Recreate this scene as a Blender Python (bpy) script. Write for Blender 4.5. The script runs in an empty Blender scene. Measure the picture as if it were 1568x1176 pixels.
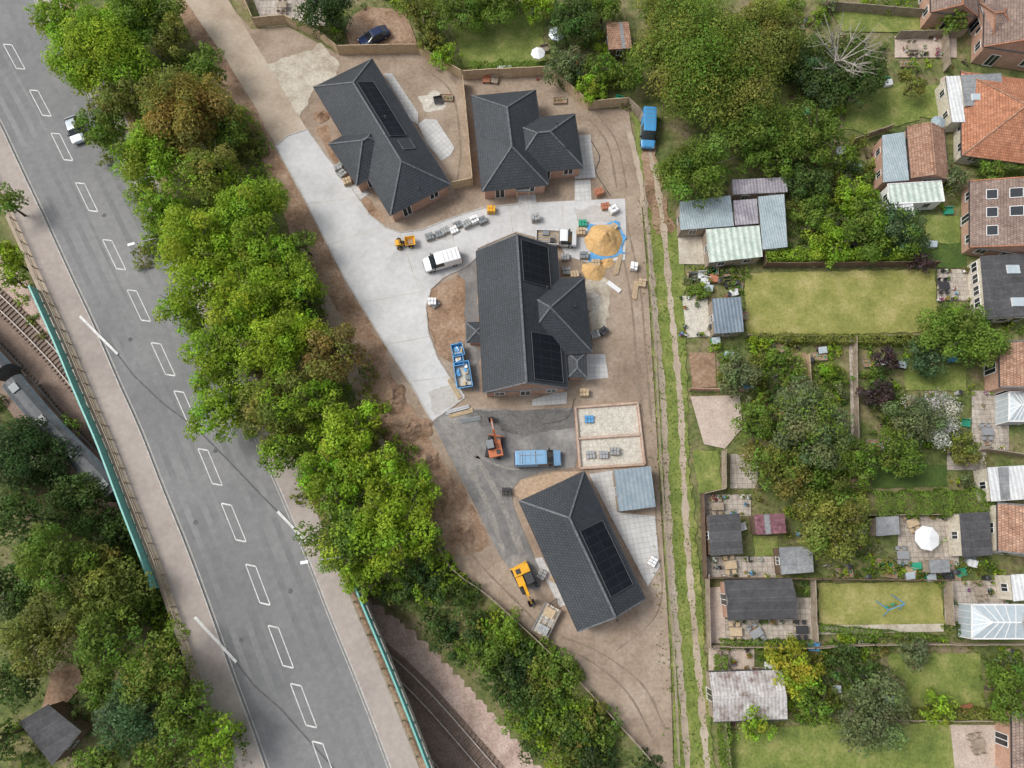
import bpy, math, random
import numpy as np
from mathutils import Vector, Matrix, noise
random.seed(11); rng=np.random.default_rng(11)
F=1568*24/36; T=math.radians(14); CH=83.0
cT,sT=math.cos(T),math.sin(T)
# survey function: aerial-photo coordinates of a point at height z -> site metres
def G(u,v,z=0.0):
    x=(u-784)/F; y=-(v-588)/F
    s=(z-CH)/(y*sT-cT)
    return Vector((x*s,(y*cT+sT)*s,z))
def SC(u,v,z=0.0):
    y=-(v-588)/F
    return (z-CH)/(y*sT-cT)/F
V=Vector
scene=bpy.context.scene
COL=scene.collection
# ---------------------------------------------------------------- materials
GAIN=dict(site_soil=1.45,brown_soil=1.35,asphalt=1.27,footway_asphalt=1.18,rough_ground=1.45,dry_lawn=1.35,green_lawn=1.4,dark_lawn=1.3,worn_road=1.4,site_asphalt=1.25,ballast=1.6,dark_ballast=1.6,old_concrete=1.1,sandy_soil=1.3,fresh_asphalt=1.3,new_concrete=1.05,charcoal_roof_tiles=.98,red_brick=1.3,brown_roof_tiles=1.45,wheel_path=1.22,weathered_pantiles=1.35)
def newmat(name):
    m=bpy.data.materials.new(name); m.use_nodes=True
    nt=m.node_tree; b=nt.nodes['Principled BSDF']
    return m,nt,b
def ramp(nt,cols,lo=.32,hi=.68):
    r=nt.nodes.new('ShaderNodeValToRGB'); e=r.color_ramp.elements
    n=len(cols)
    for i,c in enumerate(cols):
        p=lo+(hi-lo)*i/max(1,n-1)
        if i<2: e[i].position=p; el=e[i]
        else: el=e.new(p)
        el.color=(c[0],c[1],c[2],1)
    return r
def mul(nt,a,b,fac=1.0,mode='MULTIPLY'):
    m=nt.nodes.new('ShaderNodeMix'); m.data_type='RGBA'; m.blend_type=mode
    m.inputs[0].default_value=fac
    for s,i in ((a,6),(b,7)):
        if hasattr(s,'links'): nt.links.new(s,m.inputs[i])
        else: m.inputs[i].default_value=(s[0],s[1],s[2],1)
    return m.outputs[2]
def noisen(nt,scale,detail=5,rough=.6,vec=None,dist=0):
    n=nt.nodes.new('ShaderNodeTexNoise'); n.inputs['Scale'].default_value=scale
    n.inputs['Detail'].default_value=detail; n.inputs['Roughness'].default_value=rough
    n.inputs['Distortion'].default_value=dist
    if vec is not None: nt.links.new(vec,n.inputs['Vector'])
    return n.outputs['Fac']
def M(name,cols,scale=.3,rough=.9,bump=.3,fine=3.0,fvar=.25,metal=0,tex=None,spec=.3,pos=True):
    m,nt,b=newmat(name)
    gk=GAIN.get(name,1.0); cols=[tuple(min(.9,x*gk) for x in c) for c in cols]
    g=nt.nodes.new('ShaderNodeNewGeometry'); P=g.outputs['Position']
    uvn=nt.nodes.new('ShaderNodeUVMap').outputs[0]
    r=ramp(nt,cols); nt.links.new(noisen(nt,scale,6,.65,P),r.inputs[0])
    f=noisen(nt,fine,4,.7,P)
    r2=ramp(nt,[(1-fvar,)*3,(1+fvar,)*3]); nt.links.new(f,r2.inputs[0])
    c=mul(nt,r.outputs[0],r2.outputs[0]); hsrc=f
    if tex:
        kind=tex[0]
        if kind in('brick','pave','tile'):
            t=nt.nodes.new('ShaderNodeTexBrick'); nt.links.new(uvn,t.inputs['Vector'])
            t.inputs['Scale'].default_value=1; t.inputs['Brick Width'].default_value=tex[1]
            t.inputs['Row Height'].default_value=tex[2]; t.inputs['Mortar Size'].default_value=tex[3]
            t.offset=.5 if kind!='pave' else tex[6] if len(tex)>6 else 0
            a=tex[4]; t.inputs['Color1'].default_value=(1-a,1-a,1-a,1); t.inputs['Color2'].default_value=(1+a,1+a,1+a,1)
            mo=tex[5]; t.inputs['Mortar'].default_value=(mo,mo,mo,1)
            c=mul(nt,c,t.outputs['Color'])
        elif kind=='corr':
            w=nt.nodes.new('ShaderNodeTexWave'); w.bands_direction='X'; nt.links.new(uvn,w.inputs['Vector'])
            w.inputs['Scale'].default_value=.314/tex[1]; w.inputs['Distortion'].default_value=0
            r3=ramp(nt,[(1-tex[2],)*3,(1+tex[2],)*3],0,1); nt.links.new(w.outputs['Fac'],r3.inputs[0])
            c=mul(nt,c,r3.outputs[0]); hsrc=w.outputs['Fac']
    nt.links.new(c,b.inputs['Base Color'])
    b.inputs['Roughness'].default_value=rough; b.inputs['Metallic'].default_value=metal
    b.inputs['Specular IOR Level'].default_value=spec
    if bump:
        bp=nt.nodes.new('ShaderNodeBump'); bp.inputs['Strength'].default_value=bump; bp.inputs['Distance'].default_value=.06
        nt.links.new(hsrc,bp.inputs['Height']); nt.links.new(bp.outputs[0],b.inputs['Normal'])
    return m
def leafmat(name,transl=.45):
    m,nt,b=newmat(name)
    a=nt.nodes.new('ShaderNodeAttribute'); a.attribute_name='col'
    nt.links.new(a.outputs['Color'],b.inputs['Base Color']); b.inputs['Roughness'].default_value=.6
    b.inputs['Specular IOR Level'].default_value=.25
    t=nt.nodes.new('ShaderNodeBsdfTranslucent'); nt.links.new(a.outputs['Color'],t.inputs[0])
    mx=nt.nodes.new('ShaderNodeMixShader'); mx.inputs[0].default_value=transl
    nt.links.new(b.outputs[0],mx.inputs[1]); nt.links.new(t.outputs[0],mx.inputs[2])
    nt.links.new(mx.outputs[0],nt.nodes['Material Output'].inputs[0])
    return m
LEAF=leafmat('foliage')
BARK=M('bark',[(.06,.045,.03),(.13,.11,.085)],2)
BARKP=M('bleached_bark',[(.3,.27,.23),(.45,.42,.37)],2)
GROUND=M('rough_ground',[(.045,.06,.018),(.08,.10,.03),(.13,.12,.055),(.16,.125,.085)],.22,fine=1.7,fvar=.35,bump=.6)
SOIL=M('site_soil',[(.15,.112,.082),(.215,.168,.127),(.275,.225,.177)],.16,fine=2.2,fvar=.18,bump=.4)
SOILB=M('brown_soil',[(.13,.08,.048),(.22,.145,.097),(.28,.205,.145)],.4,fine=2.5,fvar=.3,bump=.8)
TRK=M('tyre_marked_soil',[(.2,.155,.115),(.26,.205,.155)],.5,fine=3,fvar=.25,bump=.6)
CONC=M('new_concrete',[(.39,.39,.385),(.50,.50,.50),(.57,.57,.57)],.12,fine=1.5,fvar=.08,bump=.05)
OLDC=M('old_concrete',[(.28,.23,.17),(.42,.38,.31),(.5,.46,.39)],.35,fine=2.5,fvar=.18)
OLDR=M('worn_road',[(.22,.175,.13),(.29,.24,.185),(.34,.29,.235)],.15,fine=2,fvar=.1,bump=.15)
ASPH=M('asphalt',[(.115,.118,.122),(.162,.163,.165),(.2,.2,.2)],.045,fine=1.2,fvar=.1,bump=.05)
ASPHW=M('wheel_path',[(.13,.133,.137),(.162,.164,.166),(.215,.215,.215)],.06,fine=1.2,fvar=.1,bump=.05)
ASPHD=M('site_asphalt',[(.10,.10,.10),(.16,.155,.15),(.26,.25,.235)],.22,fine=2,fvar=.15,bump=.2)
FOOT=M('footway_asphalt',[(.25,.22,.2),(.31,.27,.245),(.35,.31,.28)],.1,fine=1.5,fvar=.1,bump=.1)
KERB=M('kerb_stone',[(.38,.36,.33),(.5,.48,.45)],1)
PAINT=M('road_paint',[(.5,.5,.49),(.76,.76,.74)],.8,fine=4,fvar=.2,bump=0)
JOINTD=M('joint_seal',[(.1,.1,.105),(.14,.14,.145)],1)
LAWNY=M('dry_lawn',[(.13,.145,.036),(.19,.19,.055),(.28,.25,.105)],.3,fine=3,fvar=.22,bump=.5)
LAWNG=M('green_lawn',[(.075,.105,.024),(.12,.15,.036),(.2,.2,.07)],.4,fine=3,fvar=.28,bump=.5)
LAWND=M('dark_lawn',[(.035,.065,.015),(.06,.095,.02)],.5,fine=3,fvar=.25,bump=.5)
BALL=M('ballast',[(.22,.16,.135),(.3,.225,.195),(.36,.285,.25)],.5,fine=5,fvar=.3,bump=.8)
BALLD=M('dark_ballast',[(.12,.088,.07),(.19,.14,.115)],.5,fine=5,fvar=.3,bump=.8)
PAVE=M('paving_slabs',[(.46,.46,.45),(.58,.58,.57)],.3,fine=1,fvar=.06,tex=('pave',.6,.6,.02,.05,.6),bump=.1)
PAVEO=M('old_paving',[(.3,.26,.22),(.42,.37,.32),(.5,.45,.39)],.5,fine=2,fvar=.15,tex=('pave',.6,.6,.03,.1,.6),bump=.2)
PINK=M('pink_gravel',[(.42,.34,.29),(.56,.47,.4)],.8,fine=6,fvar=.25,bump=.6)
TILE=M('charcoal_roof_tiles',[(.046,.053,.061),(.064,.072,.082)],.2,rough=.6,fine=2,fvar=.1,tex=('brick',.33,.36,.03,.12,.42),bump=.2,spec=.3)
RIDGE=M('ridge_tiles',[(.1,.108,.118),(.14,.147,.157)],3,rough=.6)
TILEO=M('orange_roof_tiles',[(.38,.16,.09),(.5,.24,.145)],.5,fine=2,fvar=.2,tex=('brick',.3,.33,.03,.15,.5))
TILEB=M('brown_roof_tiles',[(.14,.1,.085),(.22,.165,.14)],.5,fine=2,fvar=.2,tex=('brick',.3,.33,.03,.15,.5))
TILER=M('weathered_pantiles',[(.22,.12,.08),(.33,.21,.15)],.8,fine=3,fvar=.3,tex=('brick',.3,.33,.03,.2,.5))
BRICK=M('red_brick',[(.28,.17,.125),(.36,.23,.175)],.5,fine=4,fvar=.15,tex=('brick',.225,.075,.012,.15,1.3))
RENDER=M('cream_render',[(.55,.5,.4),(.62,.57,.48)],.6)
WHITE=M('white_upvc',[(.75,.75,.75),(.8,.8,.8)],1,rough=.4,bump=0,fvar=.02)
FASC=M('fascia_board',[(.12,.125,.13),(.15,.155,.16)],1,rough=.5)
def plain(name,c,rough=.4,metal=0,spec=.5,var=.08):
    return M(name,[tuple(x*(1-var) for x in c),tuple(x*(1+var) for x in c)],1.2,rough=rough,metal=metal,spec=spec,bump=0,fine=4,fvar=var)
GLASS=plain('window_glass',(.02,.025,.03),.08,0,.8)
CGLASS=plain('conservatory_glass',(.45,.52,.56),.1,0,.8)
SOLAR=M('solar_panel',[(.008,.010,.014),(.012,.014,.02)],1,rough=.35,fine=1,fvar=.05,tex=('pave',1.0,1.65,.03,.15,3.0),bump=0,spec=.18)
SFRAME=plain('panel_frame',(.1,.105,.11),.5,.2)
WOODT=M('new_timber',[(.42,.32,.2),(.55,.43,.29)],1.5,fine=5,fvar=.2)
WOODB=M('weathered_timber',[(.24,.19,.145),(.38,.32,.25)],1,fine=5,fvar=.25)
SLEEP=M('old_sleepers',[(.16,.125,.1),(.26,.2,.165)],1,fine=5,fvar=.25)
RAILM=M('worn_rail',[(.42,.36,.32),(.55,.5,.46)],1,rough=.45)
WOODD=M('dark_timber',[(.11,.07,.05),(.18,.125,.09)],1,fine=5,fvar=.25)
FELT=M('roofing_felt',[(.06,.06,.063),(.095,.095,.1)],.6,fine=3,fvar=.2,tex=('pave',30,1.0,.03,.08,1.5))
FELTG=M('grey_felt',[(.2,.21,.22),(.3,.31,.32)],.8,fine=3,fvar=.2,tex=('pave',30,1.0,.03,.08,.7))
CORB=M('blue_grey_corrugated',[(.28,.35,.38),(.4,.47,.5)],.5,rough=.5,tex=('corr',.32,.15),fvar=.15)
CORS=M('store_roof_sheet',[(.2,.26,.3),(.28,.34,.38)],.5,rough=.5,tex=('corr',.5,.08),fvar=.12)
CORG=M('green_white_corrugated',[(.4,.5,.43),(.62,.67,.62)],1.2,rough=.5,tex=('corr',.8,.2),fvar=.15)
CORW=M('white_corrugated',[(.55,.57,.58),(.72,.73,.73)],.6,rough=.5,tex=('corr',.5,.12),fvar=.12)
CORP=M('mauve_grey_sheet',[(.22,.2,.24),(.38,.36,.39)],.8,rough=.6,tex=('corr',.4,.2),fvar=.2)
CORR=M('rusty_asbestos_sheet',[(.2,.14,.12),(.42,.4,.39),(.55,.53,.52)],.7,rough=.8,tex=('corr',.4,.12),fvar=.25)
CORN=M('slate_corrugated',[(.15,.19,.23),(.22,.27,.32)],.6,rough=.5,tex=('corr',.45,.25),fvar=.1)
MAG=M('burgundy_felt',[(.12,.05,.065),(.28,.14,.16)],2,fvar=.3)
TEAL=plain('teal_paint',(.18,.48,.44),.5)
STEEL=plain('galvanised_steel',(.45,.46,.47),.4,.6)
DARKM=plain('dark_metal',(.05,.05,.055),.5,.3)
RUBBER=plain('rubber',(.025,.025,.025),.8)
VWHITE=plain('white_car_paint',(.78,.79,.8),.25,var=.02)
VBLUE=plain('blue_car_paint',(.07,.28,.55),.25,var=.04)
VLBLUE=plain('pale_blue_car_paint',(.2,.37,.56),.3,var=.06)
VNAVY=plain('navy_car_paint',(.012,.025,.08),.2,var=.03)
VSIL=plain('silver_car_paint',(.45,.5,.54),.3,.3,var=.03)
YEL=plain('plant_yellow',(.75,.38,.02),.4)
RED=plain('plant_orange_red',(.5,.15,.06),.45)
GREYP=plain('grey_plant_paint',(.2,.22,.23),.5)
LAMPR=plain('tail_lamp',(.4,.01,.01),.3); LAMPW=plain('head_lamp',(.7,.7,.68),.15)
TARP=plain('blue_tarpaulin',(.1,.33,.62),.5,var=.2)
SAND=M('building_sand',[(.52,.32,.13),(.66,.44,.21)],1,fine=4,fvar=.15,bump=.5)
GRAVW=M('pale_gravel_heap',[(.45,.42,.36),(.6,.57,.5)],1.5,fine=6,fvar=.25,bump=.5)
BLOCKM=M('concrete_blocks',[(.33,.34,.34),(.45,.46,.46)],1,tex=('brick',.45,.22,.02,.1,.6))
GRNP=plain('green_plastic',(.03,.32,.2),.5)
TERR=plain('terracotta',(.4,.16,.09),.8)
TRAINR=M('train_roof',[(.055,.062,.07),(.1,.108,.115)],.6,rough=.5,fine=2,fvar=.2)
TRAINS=M('train_side',[(.14,.18,.22),(.24,.28,.32)],.6,rough=.35)
# ---------------------------------------------------------------- mesh builder
class MB:
    def __init__(s,Mx=None): s.v=[];s.f=[];s.m=[];s.uv=[];s.mats=[];s.M=Mx or Matrix.Identity(4)
    def face(s,pts,mat,flip=False):
        pts=[V(p) for p in pts]
        if mat not in s.mats: s.mats.append(mat)
        i=len(s.v); s.v+= [tuple(s.M@p) for p in pts]
        s.f.append(tuple(range(i,i+len(pts)))); s.m.append(s.mats.index(mat))
        e1=(pts[1]-pts[0])
        if e1.length<1e-9: e1=V((1,0,0))
        e1.normalize(); n=V((0,0,0))
        for k in range(len(pts)):
            n+=pts[k].cross(pts[(k+1)%len(pts)])
        if n.length<1e-9: n=V((0,0,1))
        n.normalize(); e2=n.cross(e1)
        s.uv+=[((p-pts[0]).dot(e1),(p-pts[0]).dot(e2)) for p in pts]
    def box(s,c,x,y,z,mat,topmat=None):
        c=V(c);x=V(x);y=V(y);z=V(z)
        P=lambda a,b,d:c+x*a+y*b+z*d
        s.face([P(-1,-1,1),P(1,-1,1),P(1,1,1),P(-1,1,1)],topmat or mat)
        s.face([P(-1,-1,-1),P(-1,1,-1),P(1,1,-1),P(1,-1,-1)],mat)
        for a,b in (((-1,-1),(1,-1)),((1,-1),(1,1)),((1,1),(-1,1)),((-1,1),(-1,-1))):
            s.face([P(*a,-1),P(*b,-1),P(*b,1),P(*a,1)],mat)
    def abox(s,x0,x1,y0,y1,z0,z1,mat,topmat=None):
        s.box(((x0+x1)/2,(y0+y1)/2,(z0+z1)/2),((x1-x0)/2,0,0),(0,(y1-y0)/2,0),(0,0,(z1-z0)/2),mat,topmat)
    def bar(s,p,q,w,h,mat):
        p=V(p);q=V(q);d=q-p
        if d.length<1e-6:return
        x=d/2; dn=d.normalized(); up=V((0,0,1)) if abs(dn.z)<.95 else V((1,0,0))
        y=up.cross(dn).normalized(); z=dn.cross(y)
        s.box((p+q)/2,x,y*w/2,z*h/2,mat)
    def cyl(s,p,q,r0,r1,mat,n=10,cap=True):
        p=V(p);q=V(q);dn=(q-p).normalized(); up=V((0,0,1)) if abs(dn.z)<.95 else V((1,0,0))
        a=up.cross(dn).normalized(); b=dn.cross(a)
        A=[p+(a*math.cos(t)+b*math.sin(t))*r0 for t in [2*math.pi*k/n for k in range(n)]]
        B=[q+(a*math.cos(t)+b*math.sin(t))*r1 for t in [2*math.pi*k/n for k in range(n)]]
        for k in range(n): s.face([A[k],A[(k+1)%n],B[(k+1)%n],B[k]],mat)
        if cap: s.face(A[::-1],mat); s.face(B,mat)
    def build(s,name,parent=None,bevel=0,smooth=False):
        me=bpy.data.meshes.new(name); me.from_pydata(s.v,[],s.f)
        for m in s.mats: me.materials.append(m)
        me.polygons.foreach_set('material_index',s.m)
        uv=me.uv_layers.new(name='UVMap'); uv.data.foreach_set('uv',[c for t in s.uv for c in t])
        ob=bpy.data.objects.new(name,me); COL.objects.link(ob)
        if parent:
            ob.parent=parent; ob.matrix_parent_inverse=Matrix.Translation(parent.location).inverted()
        if bevel:
            import bmesh
            bm=bmesh.new(); bm.from_mesh(me); bmesh.ops.remove_doubles(bm,verts=bm.verts,dist=.0005)
            bmesh.ops.recalc_face_normals(bm,faces=bm.faces); bm.to_mesh(me); bm.free()
            md=ob.modifiers.new('bevel','BEVEL'); md.width=bevel; md.segments=2; md.limit_method='ANGLE'
        if smooth:
            for p in me.polygons: p.use_smooth=True
        return ob
def empty(name,loc):
    e=bpy.data.objects.new(name,None); e.location=V(loc); e.empty_display_size=.5; COL.objects.link(e); return e
# ---------------------------------------------------------------- curves
def spline(pts,n=8):
    P=[V(p) for p in pts]; P=[P[0]*2-P[1]]+P+[P[-1]*2-P[-2]]; out=[]
    for i in range(1,len(P)-2):
        for k in range(n):
            t=k/n; a,b,c,d=P[i-1],P[i],P[i+1],P[i+2]
            out.append(.5*((2*b)+(c-a)*t+(2*a-5*b+4*c-d)*t*t+(3*b-a-3*c+d)*t**3))
    out.append(P[-2]); return out
def offset(pts,d):
    o=[]
    for i,p in enumerate(pts):
        t=(pts[min(i+1,len(pts)-1)]-pts[max(i-1,0)]); t.z=0; t.normalize()
        o.append(p+V((-t.y,t.x,0))*d)
    return o
def setz(pts,z): return [V((p.x,p.y,z)) for p in pts]
def resample(pts,step):
    out=[pts[0].copy()]; acc=0
    for a,b in zip(pts[:-1],pts[1:]):
        L=(b-a).length; t=step-acc
        while t<=L: out.append(a.lerp(b,t/L)); t+=step
        acc=(acc+L)%step if L>0 else acc
    return out
def strip(name,A,B,mat,parent=None,skirt=0):
    mb=MB(); 
    for i in range(len(A)-1):
        mb.face([A[i],A[i+1],B[i+1],B[i]],mat)
        if skirt:
            z=V((0,0,skirt))
            mb.face([A[i]-z,A[i+1]-z,A[i+1],A[i]],mat); mb.face([B[i]-z,B[i+1]-z,B[i+1],B[i]],mat)
    return mb.build(name,parent)
_pi=[0]
occ=[]
def poly(name,px,mat,layer=1,smooth=False,jit=0,block=False,edge=None):
    _pi[0]+=1; z=.01*layer+.0005*(_pi[0]%18)
    if block: occ.append(np.array(px,float))
    pts=[V((p[0],p[1],0)) for p in px]
    if jit:
        q=[]; rj=min(jit*.4,.9)
        for i in range(len(pts)):
            a,b=pts[i],pts[(i+1)%len(pts)]; n=max(1,int((b-a).length/4))
            for k in range(n):
                p=a.lerp(b,k/n); q.append(p+V((noise.noise(p*.06)*jit*1.7+random.uniform(-rj,rj),noise.noise(p*.06+V((9,3,1)))*jit*1.7+random.uniform(-rj,rj),0)))
        pts=q
    W=[G(p.x,p.y,z) for p in pts]
    mb=MB(); mb.face(W,mat)
    if edge:
        for i in range(len(W)): mb.bar(W[i],W[(i+1)%len(W)],.12,.16,edge)
    return mb.build(name)
def rect(x0,y0,x1,y1): return [(x0,y0),(x1,y0),(x1,y1),(x0,y1)]
# ---------------------------------------------------------------- railway alignment & ground
RZ=-6.0
railU=spline([G(*p,RZ) for p in [(-260,250),(-120,352),(0,462),(75,537),(150,622),(300,770),(450,905),(608,1024),(750,1178),(910,1370),(1080,1600)]],8)
railC=offset(railU,-2.4); railL=offset(railU,-4.9)
RC=np.array([(p.x,p.y) for p in railC])
def hz(x,y):
    x=np.atleast_1d(np.asarray(x,float)); y=np.atleast_1d(np.asarray(y,float))
    d=np.full(x.shape,1e9)
    for a,b in zip(RC[:-1],RC[1:]):
        ab=b-a; L=ab@ab
        t=np.clip(((x-a[0])*ab[0]+(y-a[1])*ab[1])/L,0,1)
        d=np.minimum(d,np.hypot(x-a[0]-t*ab[0],y-a[1]-t*ab[1]))
    t=np.clip((d-6.5)/5.5,0,1); t=t*t*(3-2*t)
    return RZ*(1-t)-.12
def h1(x,y): return float(hz(x,y)[0])
ax=np.concatenate([[-2500,-900,-350,-180],np.arange(-110,111,1.4),[180,350,900,2500]])
ay=np.concatenate([[-2500,-900,-350,-140],np.arange(-75,121,1.4),[180,350,900,2500]])
XX,YY=np.meshgrid(ax,ay); ZZ=hz(XX.ravel(),YY.ravel())
bx=np.abs(XX.ravel())>115; ZZ[bx]=-.12
me=bpy.data.meshes.new('ground'); nx,ny=len(ax),len(ay)
vs=np.stack([XX.ravel(),YY.ravel(),ZZ],1)
fs=[(j*nx+i,j*nx+i+1,(j+1)*nx+i+1,(j+1)*nx+i) for j in range(ny-1) for i in range(nx-1)]
me.from_pydata(vs.tolist(),[],fs); me.materials.append(GROUND)
for p in me.polygons:p.use_smooth=True
COL.objects.link(bpy.data.objects.new('ground',me))
# railway
a=setz(offset(railC,6.3),RZ+.02); b=setz(offset(railC,-6.3),RZ+.02)
strip('railway_ballast_bed',a,b,BALLD)
strip('railway_ballast_shoulder',setz(offset(railU,1.5),RZ+.14),setz(offset(railU,4.9),RZ+.12),BALL)
for nm,cl in (('railway_track',railU),('railway_track',railL)):
    root=empty(nm,cl[len(cl)//2]); rs=resample(cl,.65)
    mb=MB()
    for i in range(1,len(rs)-1):
        t=(rs[i+1]-rs[i-1]).normalized(); n=V((-t.y,t.x,0))
        mb.box(V((rs[i].x,rs[i].y,RZ+.1)),n*1.3,t*.12,V((0,0,.09)),SLEEP)
    mb.build('sleepers',root)
    mb=MB()
    for s in(-.72,.72):
        o=offset(cl,s)
        for p,q in zip(o[:-1],o[1:]): mb.bar(V((p.x,p.y,RZ+.27)),V((q.x,q.y,RZ+.27)),.13,.15,RAILM)
    mb.build('rails',root)
def nearest(cl,u,v,z):
    p=G(u,v,z); return min(range(len(cl)),key=lambda i:(V((cl[i].x,cl[i].y,0))-V((p.x,p.y,0))).length)
fine=resample(railL,.5)
iend=nearest(fine,215,765,RZ); 
root=empty('passenger_train',(fine[iend].x,fine[iend].y,RZ))
idx=iend; ncar=0
while ncar<2 and idx-46>0:
    mb=MB(); L=46
    prof=[(-1.35,.9),(-1.42,1.8),(-1.38,3.0),(-1.1,3.5),(-.55,3.75),(0,3.8),(.55,3.75),(1.1,3.5),(1.38,3.0),(1.42,1.8),(1.35,.9)]
    rings=[]
    for k in range(idx-L+1,idx,3):
        p=fine[k]; t=(fine[k+1]-fine[k-1]).normalized(); n=V((-t.y,t.x,0))
        rings.append([V((p.x,p.y,RZ+.3+z))+n*w for w,z in prof])
    for r0,r1 in zip(rings[:-1],rings[1:]):
        for k in range(len(prof)-1):
            m=TRAINR if 2<k<7 else (GLASS if k in(1,8) else TRAINS)
            mb.face([r0[k],r1[k],r1[k+1],r0[k+1]],m)
    mb.face(rings[0],TRAINR); mb.face(rings[-1],TRAINR)
    for k in range(1,len(rings)-1,4):
        c=(rings[k][5]); t=(rings[k+1][5]-rings[k][5]).normalized(); n=V((-t.y,t.x,0))
        mb.box(c+V((0,0,.08)),t*.6,n*.5,V((0,0,.09)),GREYP)
    mb.build('carriage_%d'%(ncar+1),root); idx-=L; ncar+=1
# ---------------------------------------------------------------- main road
Cpx=[(-150,-260),(-66,-90),(-18,10),(22,87),(62,158),(95,225),(133,302),(175,390),(213,468),(250,550),(285,625),(322,715),(358,800),(395,895),(430,990),(465,1080),(498,1170),(540,1290),(590,1440)]
Cr=spline([G(*p) for p in Cpx],6)
rl,rr=6.0,6.4; fl,fr=9.3,9.3
strip('main_road',setz(offset(Cr,-rl),.05),setz(offset(Cr,rr),.05),ASPH)
for sgn,a,b in((-1,rl,fl),(1,rr,fr)):
    root=strip('footway',setz(offset(Cr,sgn*(a+.15)),.17),setz(offset(Cr,sgn*b),.17),FOOT,skirt=.3)
    strip('kerb',setz(offset(Cr,sgn*a),.172),setz(offset(Cr,sgn*(a+.15)),.172),KERB,skirt=.15)
    strip('verge_strip',setz(offset(Cr,sgn*b),.1),setz(offset(Cr,sgn*(b+1.1)),.1),SOILB if sgn>0 else OLDR,skirt=.5)
fc=resample(Cr,1.0)
i0=min(range(len(fc)),key=lambda i:(fc[i]-G(150,350)).length); i1=min(range(len(fc)),key=lambda i:(fc[i]-G(500,1175)).length)
seg=fc[i0:i1+8]
strip('bridge_deck',setz(offset(seg,-10.5),-.02),setz(offset(seg,10.6),-.02),KERB,skirt=1.1)
mb=MB()
def quadline(mb,p,q,w,mat,z):
    d=(q-p).normalized(); n=V((-d.y,d.x,0))*w/2
    mb.face([V((a.x,a.y,z)) for a in (p-n,q-n,q+n,p+n)],mat)
centers=Cpx[1:-1]
for k,c in enumerate(centers):
    p=G(*c); i=min(range(len(fc)),key=lambda i:(fc[i]-p).length)
    t=(fc[min(i+1,len(fc)-1)]-fc[i-1]).normalized(); n=V((-t.y,t.x,0)); hl=2.75; hw=.5
    A=p-t*hl-n*hw; B=p+t*(hl-.7)-n*hw; Cc=p+t*hl+n*hw; D=p-t*(hl-.7)+n*hw
    quadline(mb,A,B,.1,PAINT,.0575); quadline(mb,D,Cc,.1,PAINT,.0575)
    quadline(mb,A+n*.05,D-n*.05,.16,PAINT,.058); quadline(mb,B+n*.05,Cc-n*.05,.16,PAINT,.058)
mb.build('road_markings')
mb=MB()
for s in(-rl+.28,rr-.28):
    o=offset(Cr,s)
    for p,q in zip(o[:-1],o[1:]): quadline(mb,p,q,.1,KERB,.057)
mb.build('road_edge_lines')
for s,w_ in((-4.4,.35),(-2.5,.35),(2.5,.35),(4.5,.35),(-1.0,.2)):
    strip('worn_wheel_path',setz(offset(Cr,s-w_),.0545),setz(offset(Cr,s+w_),.0545),ASPHW)
mb=MB()
for a_,b_ in(((122,484),(180,542)),((425,783),(472,832)),((298,945),(362,1014))):
    quadline(mb,G(*a_,.17),G(*b_,.17),.32,PAINT,.178)
mb.build('expansion_joint_strips')
mb=MB()
for L in([(180,542),(205,575),(250,618),(300,655),(350,705),(400,758),(425,783)],[(362,1014),(390,1050),(430,1085),(470,1130),(520,1185)]):
    P=[G(*p) for p in L]
    for p,q in zip(P[:-1],P[1:]): quadline(mb,p,q,.2,JOINTD,.0562)
mb.build('bridge_joints')
mb=MB()
for c in((160,330),(200,520),(330,690),(300,800),(445,905),(370,980)):
    p=G(*c); mb.cyl((p.x,p.y,.05),(p.x,p.y,.0565),.3,.3,JOINTD,14)
mb.build('manhole_covers')
def rail(name,pts,h,mat,ps=2.0,w=.06,z0=.1,bars=(1.0,.55),solid=None):
    mb=MB(); rs=resample(pts,ps)
    for p in rs: mb.box(V((p.x,p.y,z0+h/2)),V((w,0,0)),V((0,w,0)),V((0,0,h/2)),mat)
    for p,q in zip(rs[:-1],rs[1:]):
        for b in bars: mb.bar(V((p.x,p.y,z0+h*b)),V((q.x,q.y,z0+h*b)),w*1.6,w*1.6,mat)
        if solid: mb.bar(V((p.x,p.y,z0+h/2)),V((q.x,q.y,z0+h/2)),.05,h*.9,solid)
    return mb.build(name)
def sect(cl,a,b):
    pa,pb=G(*a),G(*b); i=min(range(len(cl)),key=lambda k:(cl[k]-pa).length); j=min(range(len(cl)),key=lambda k:(cl[k]-pb).length)
    return cl[i:j+1]
rail('footway_railing',offset(sect(fc,(-60,-90),(520,1230)),-9.5),1.1,WOODB)
rail('footway_railing',offset(sect(fc,(250,550),(520,1230)),9.5),1.1,WOODB)
rail('bridge_parapet',offset(sect(fc,(170,385),(378,835)),-10.5),1.6,TEAL,2,.12,solid=TEAL)
rail('bridge_parapet',offset(sect(fc,(425,965),(530,1260)),10.5),1.6,TEAL,2,.12,solid=TEAL)
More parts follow.
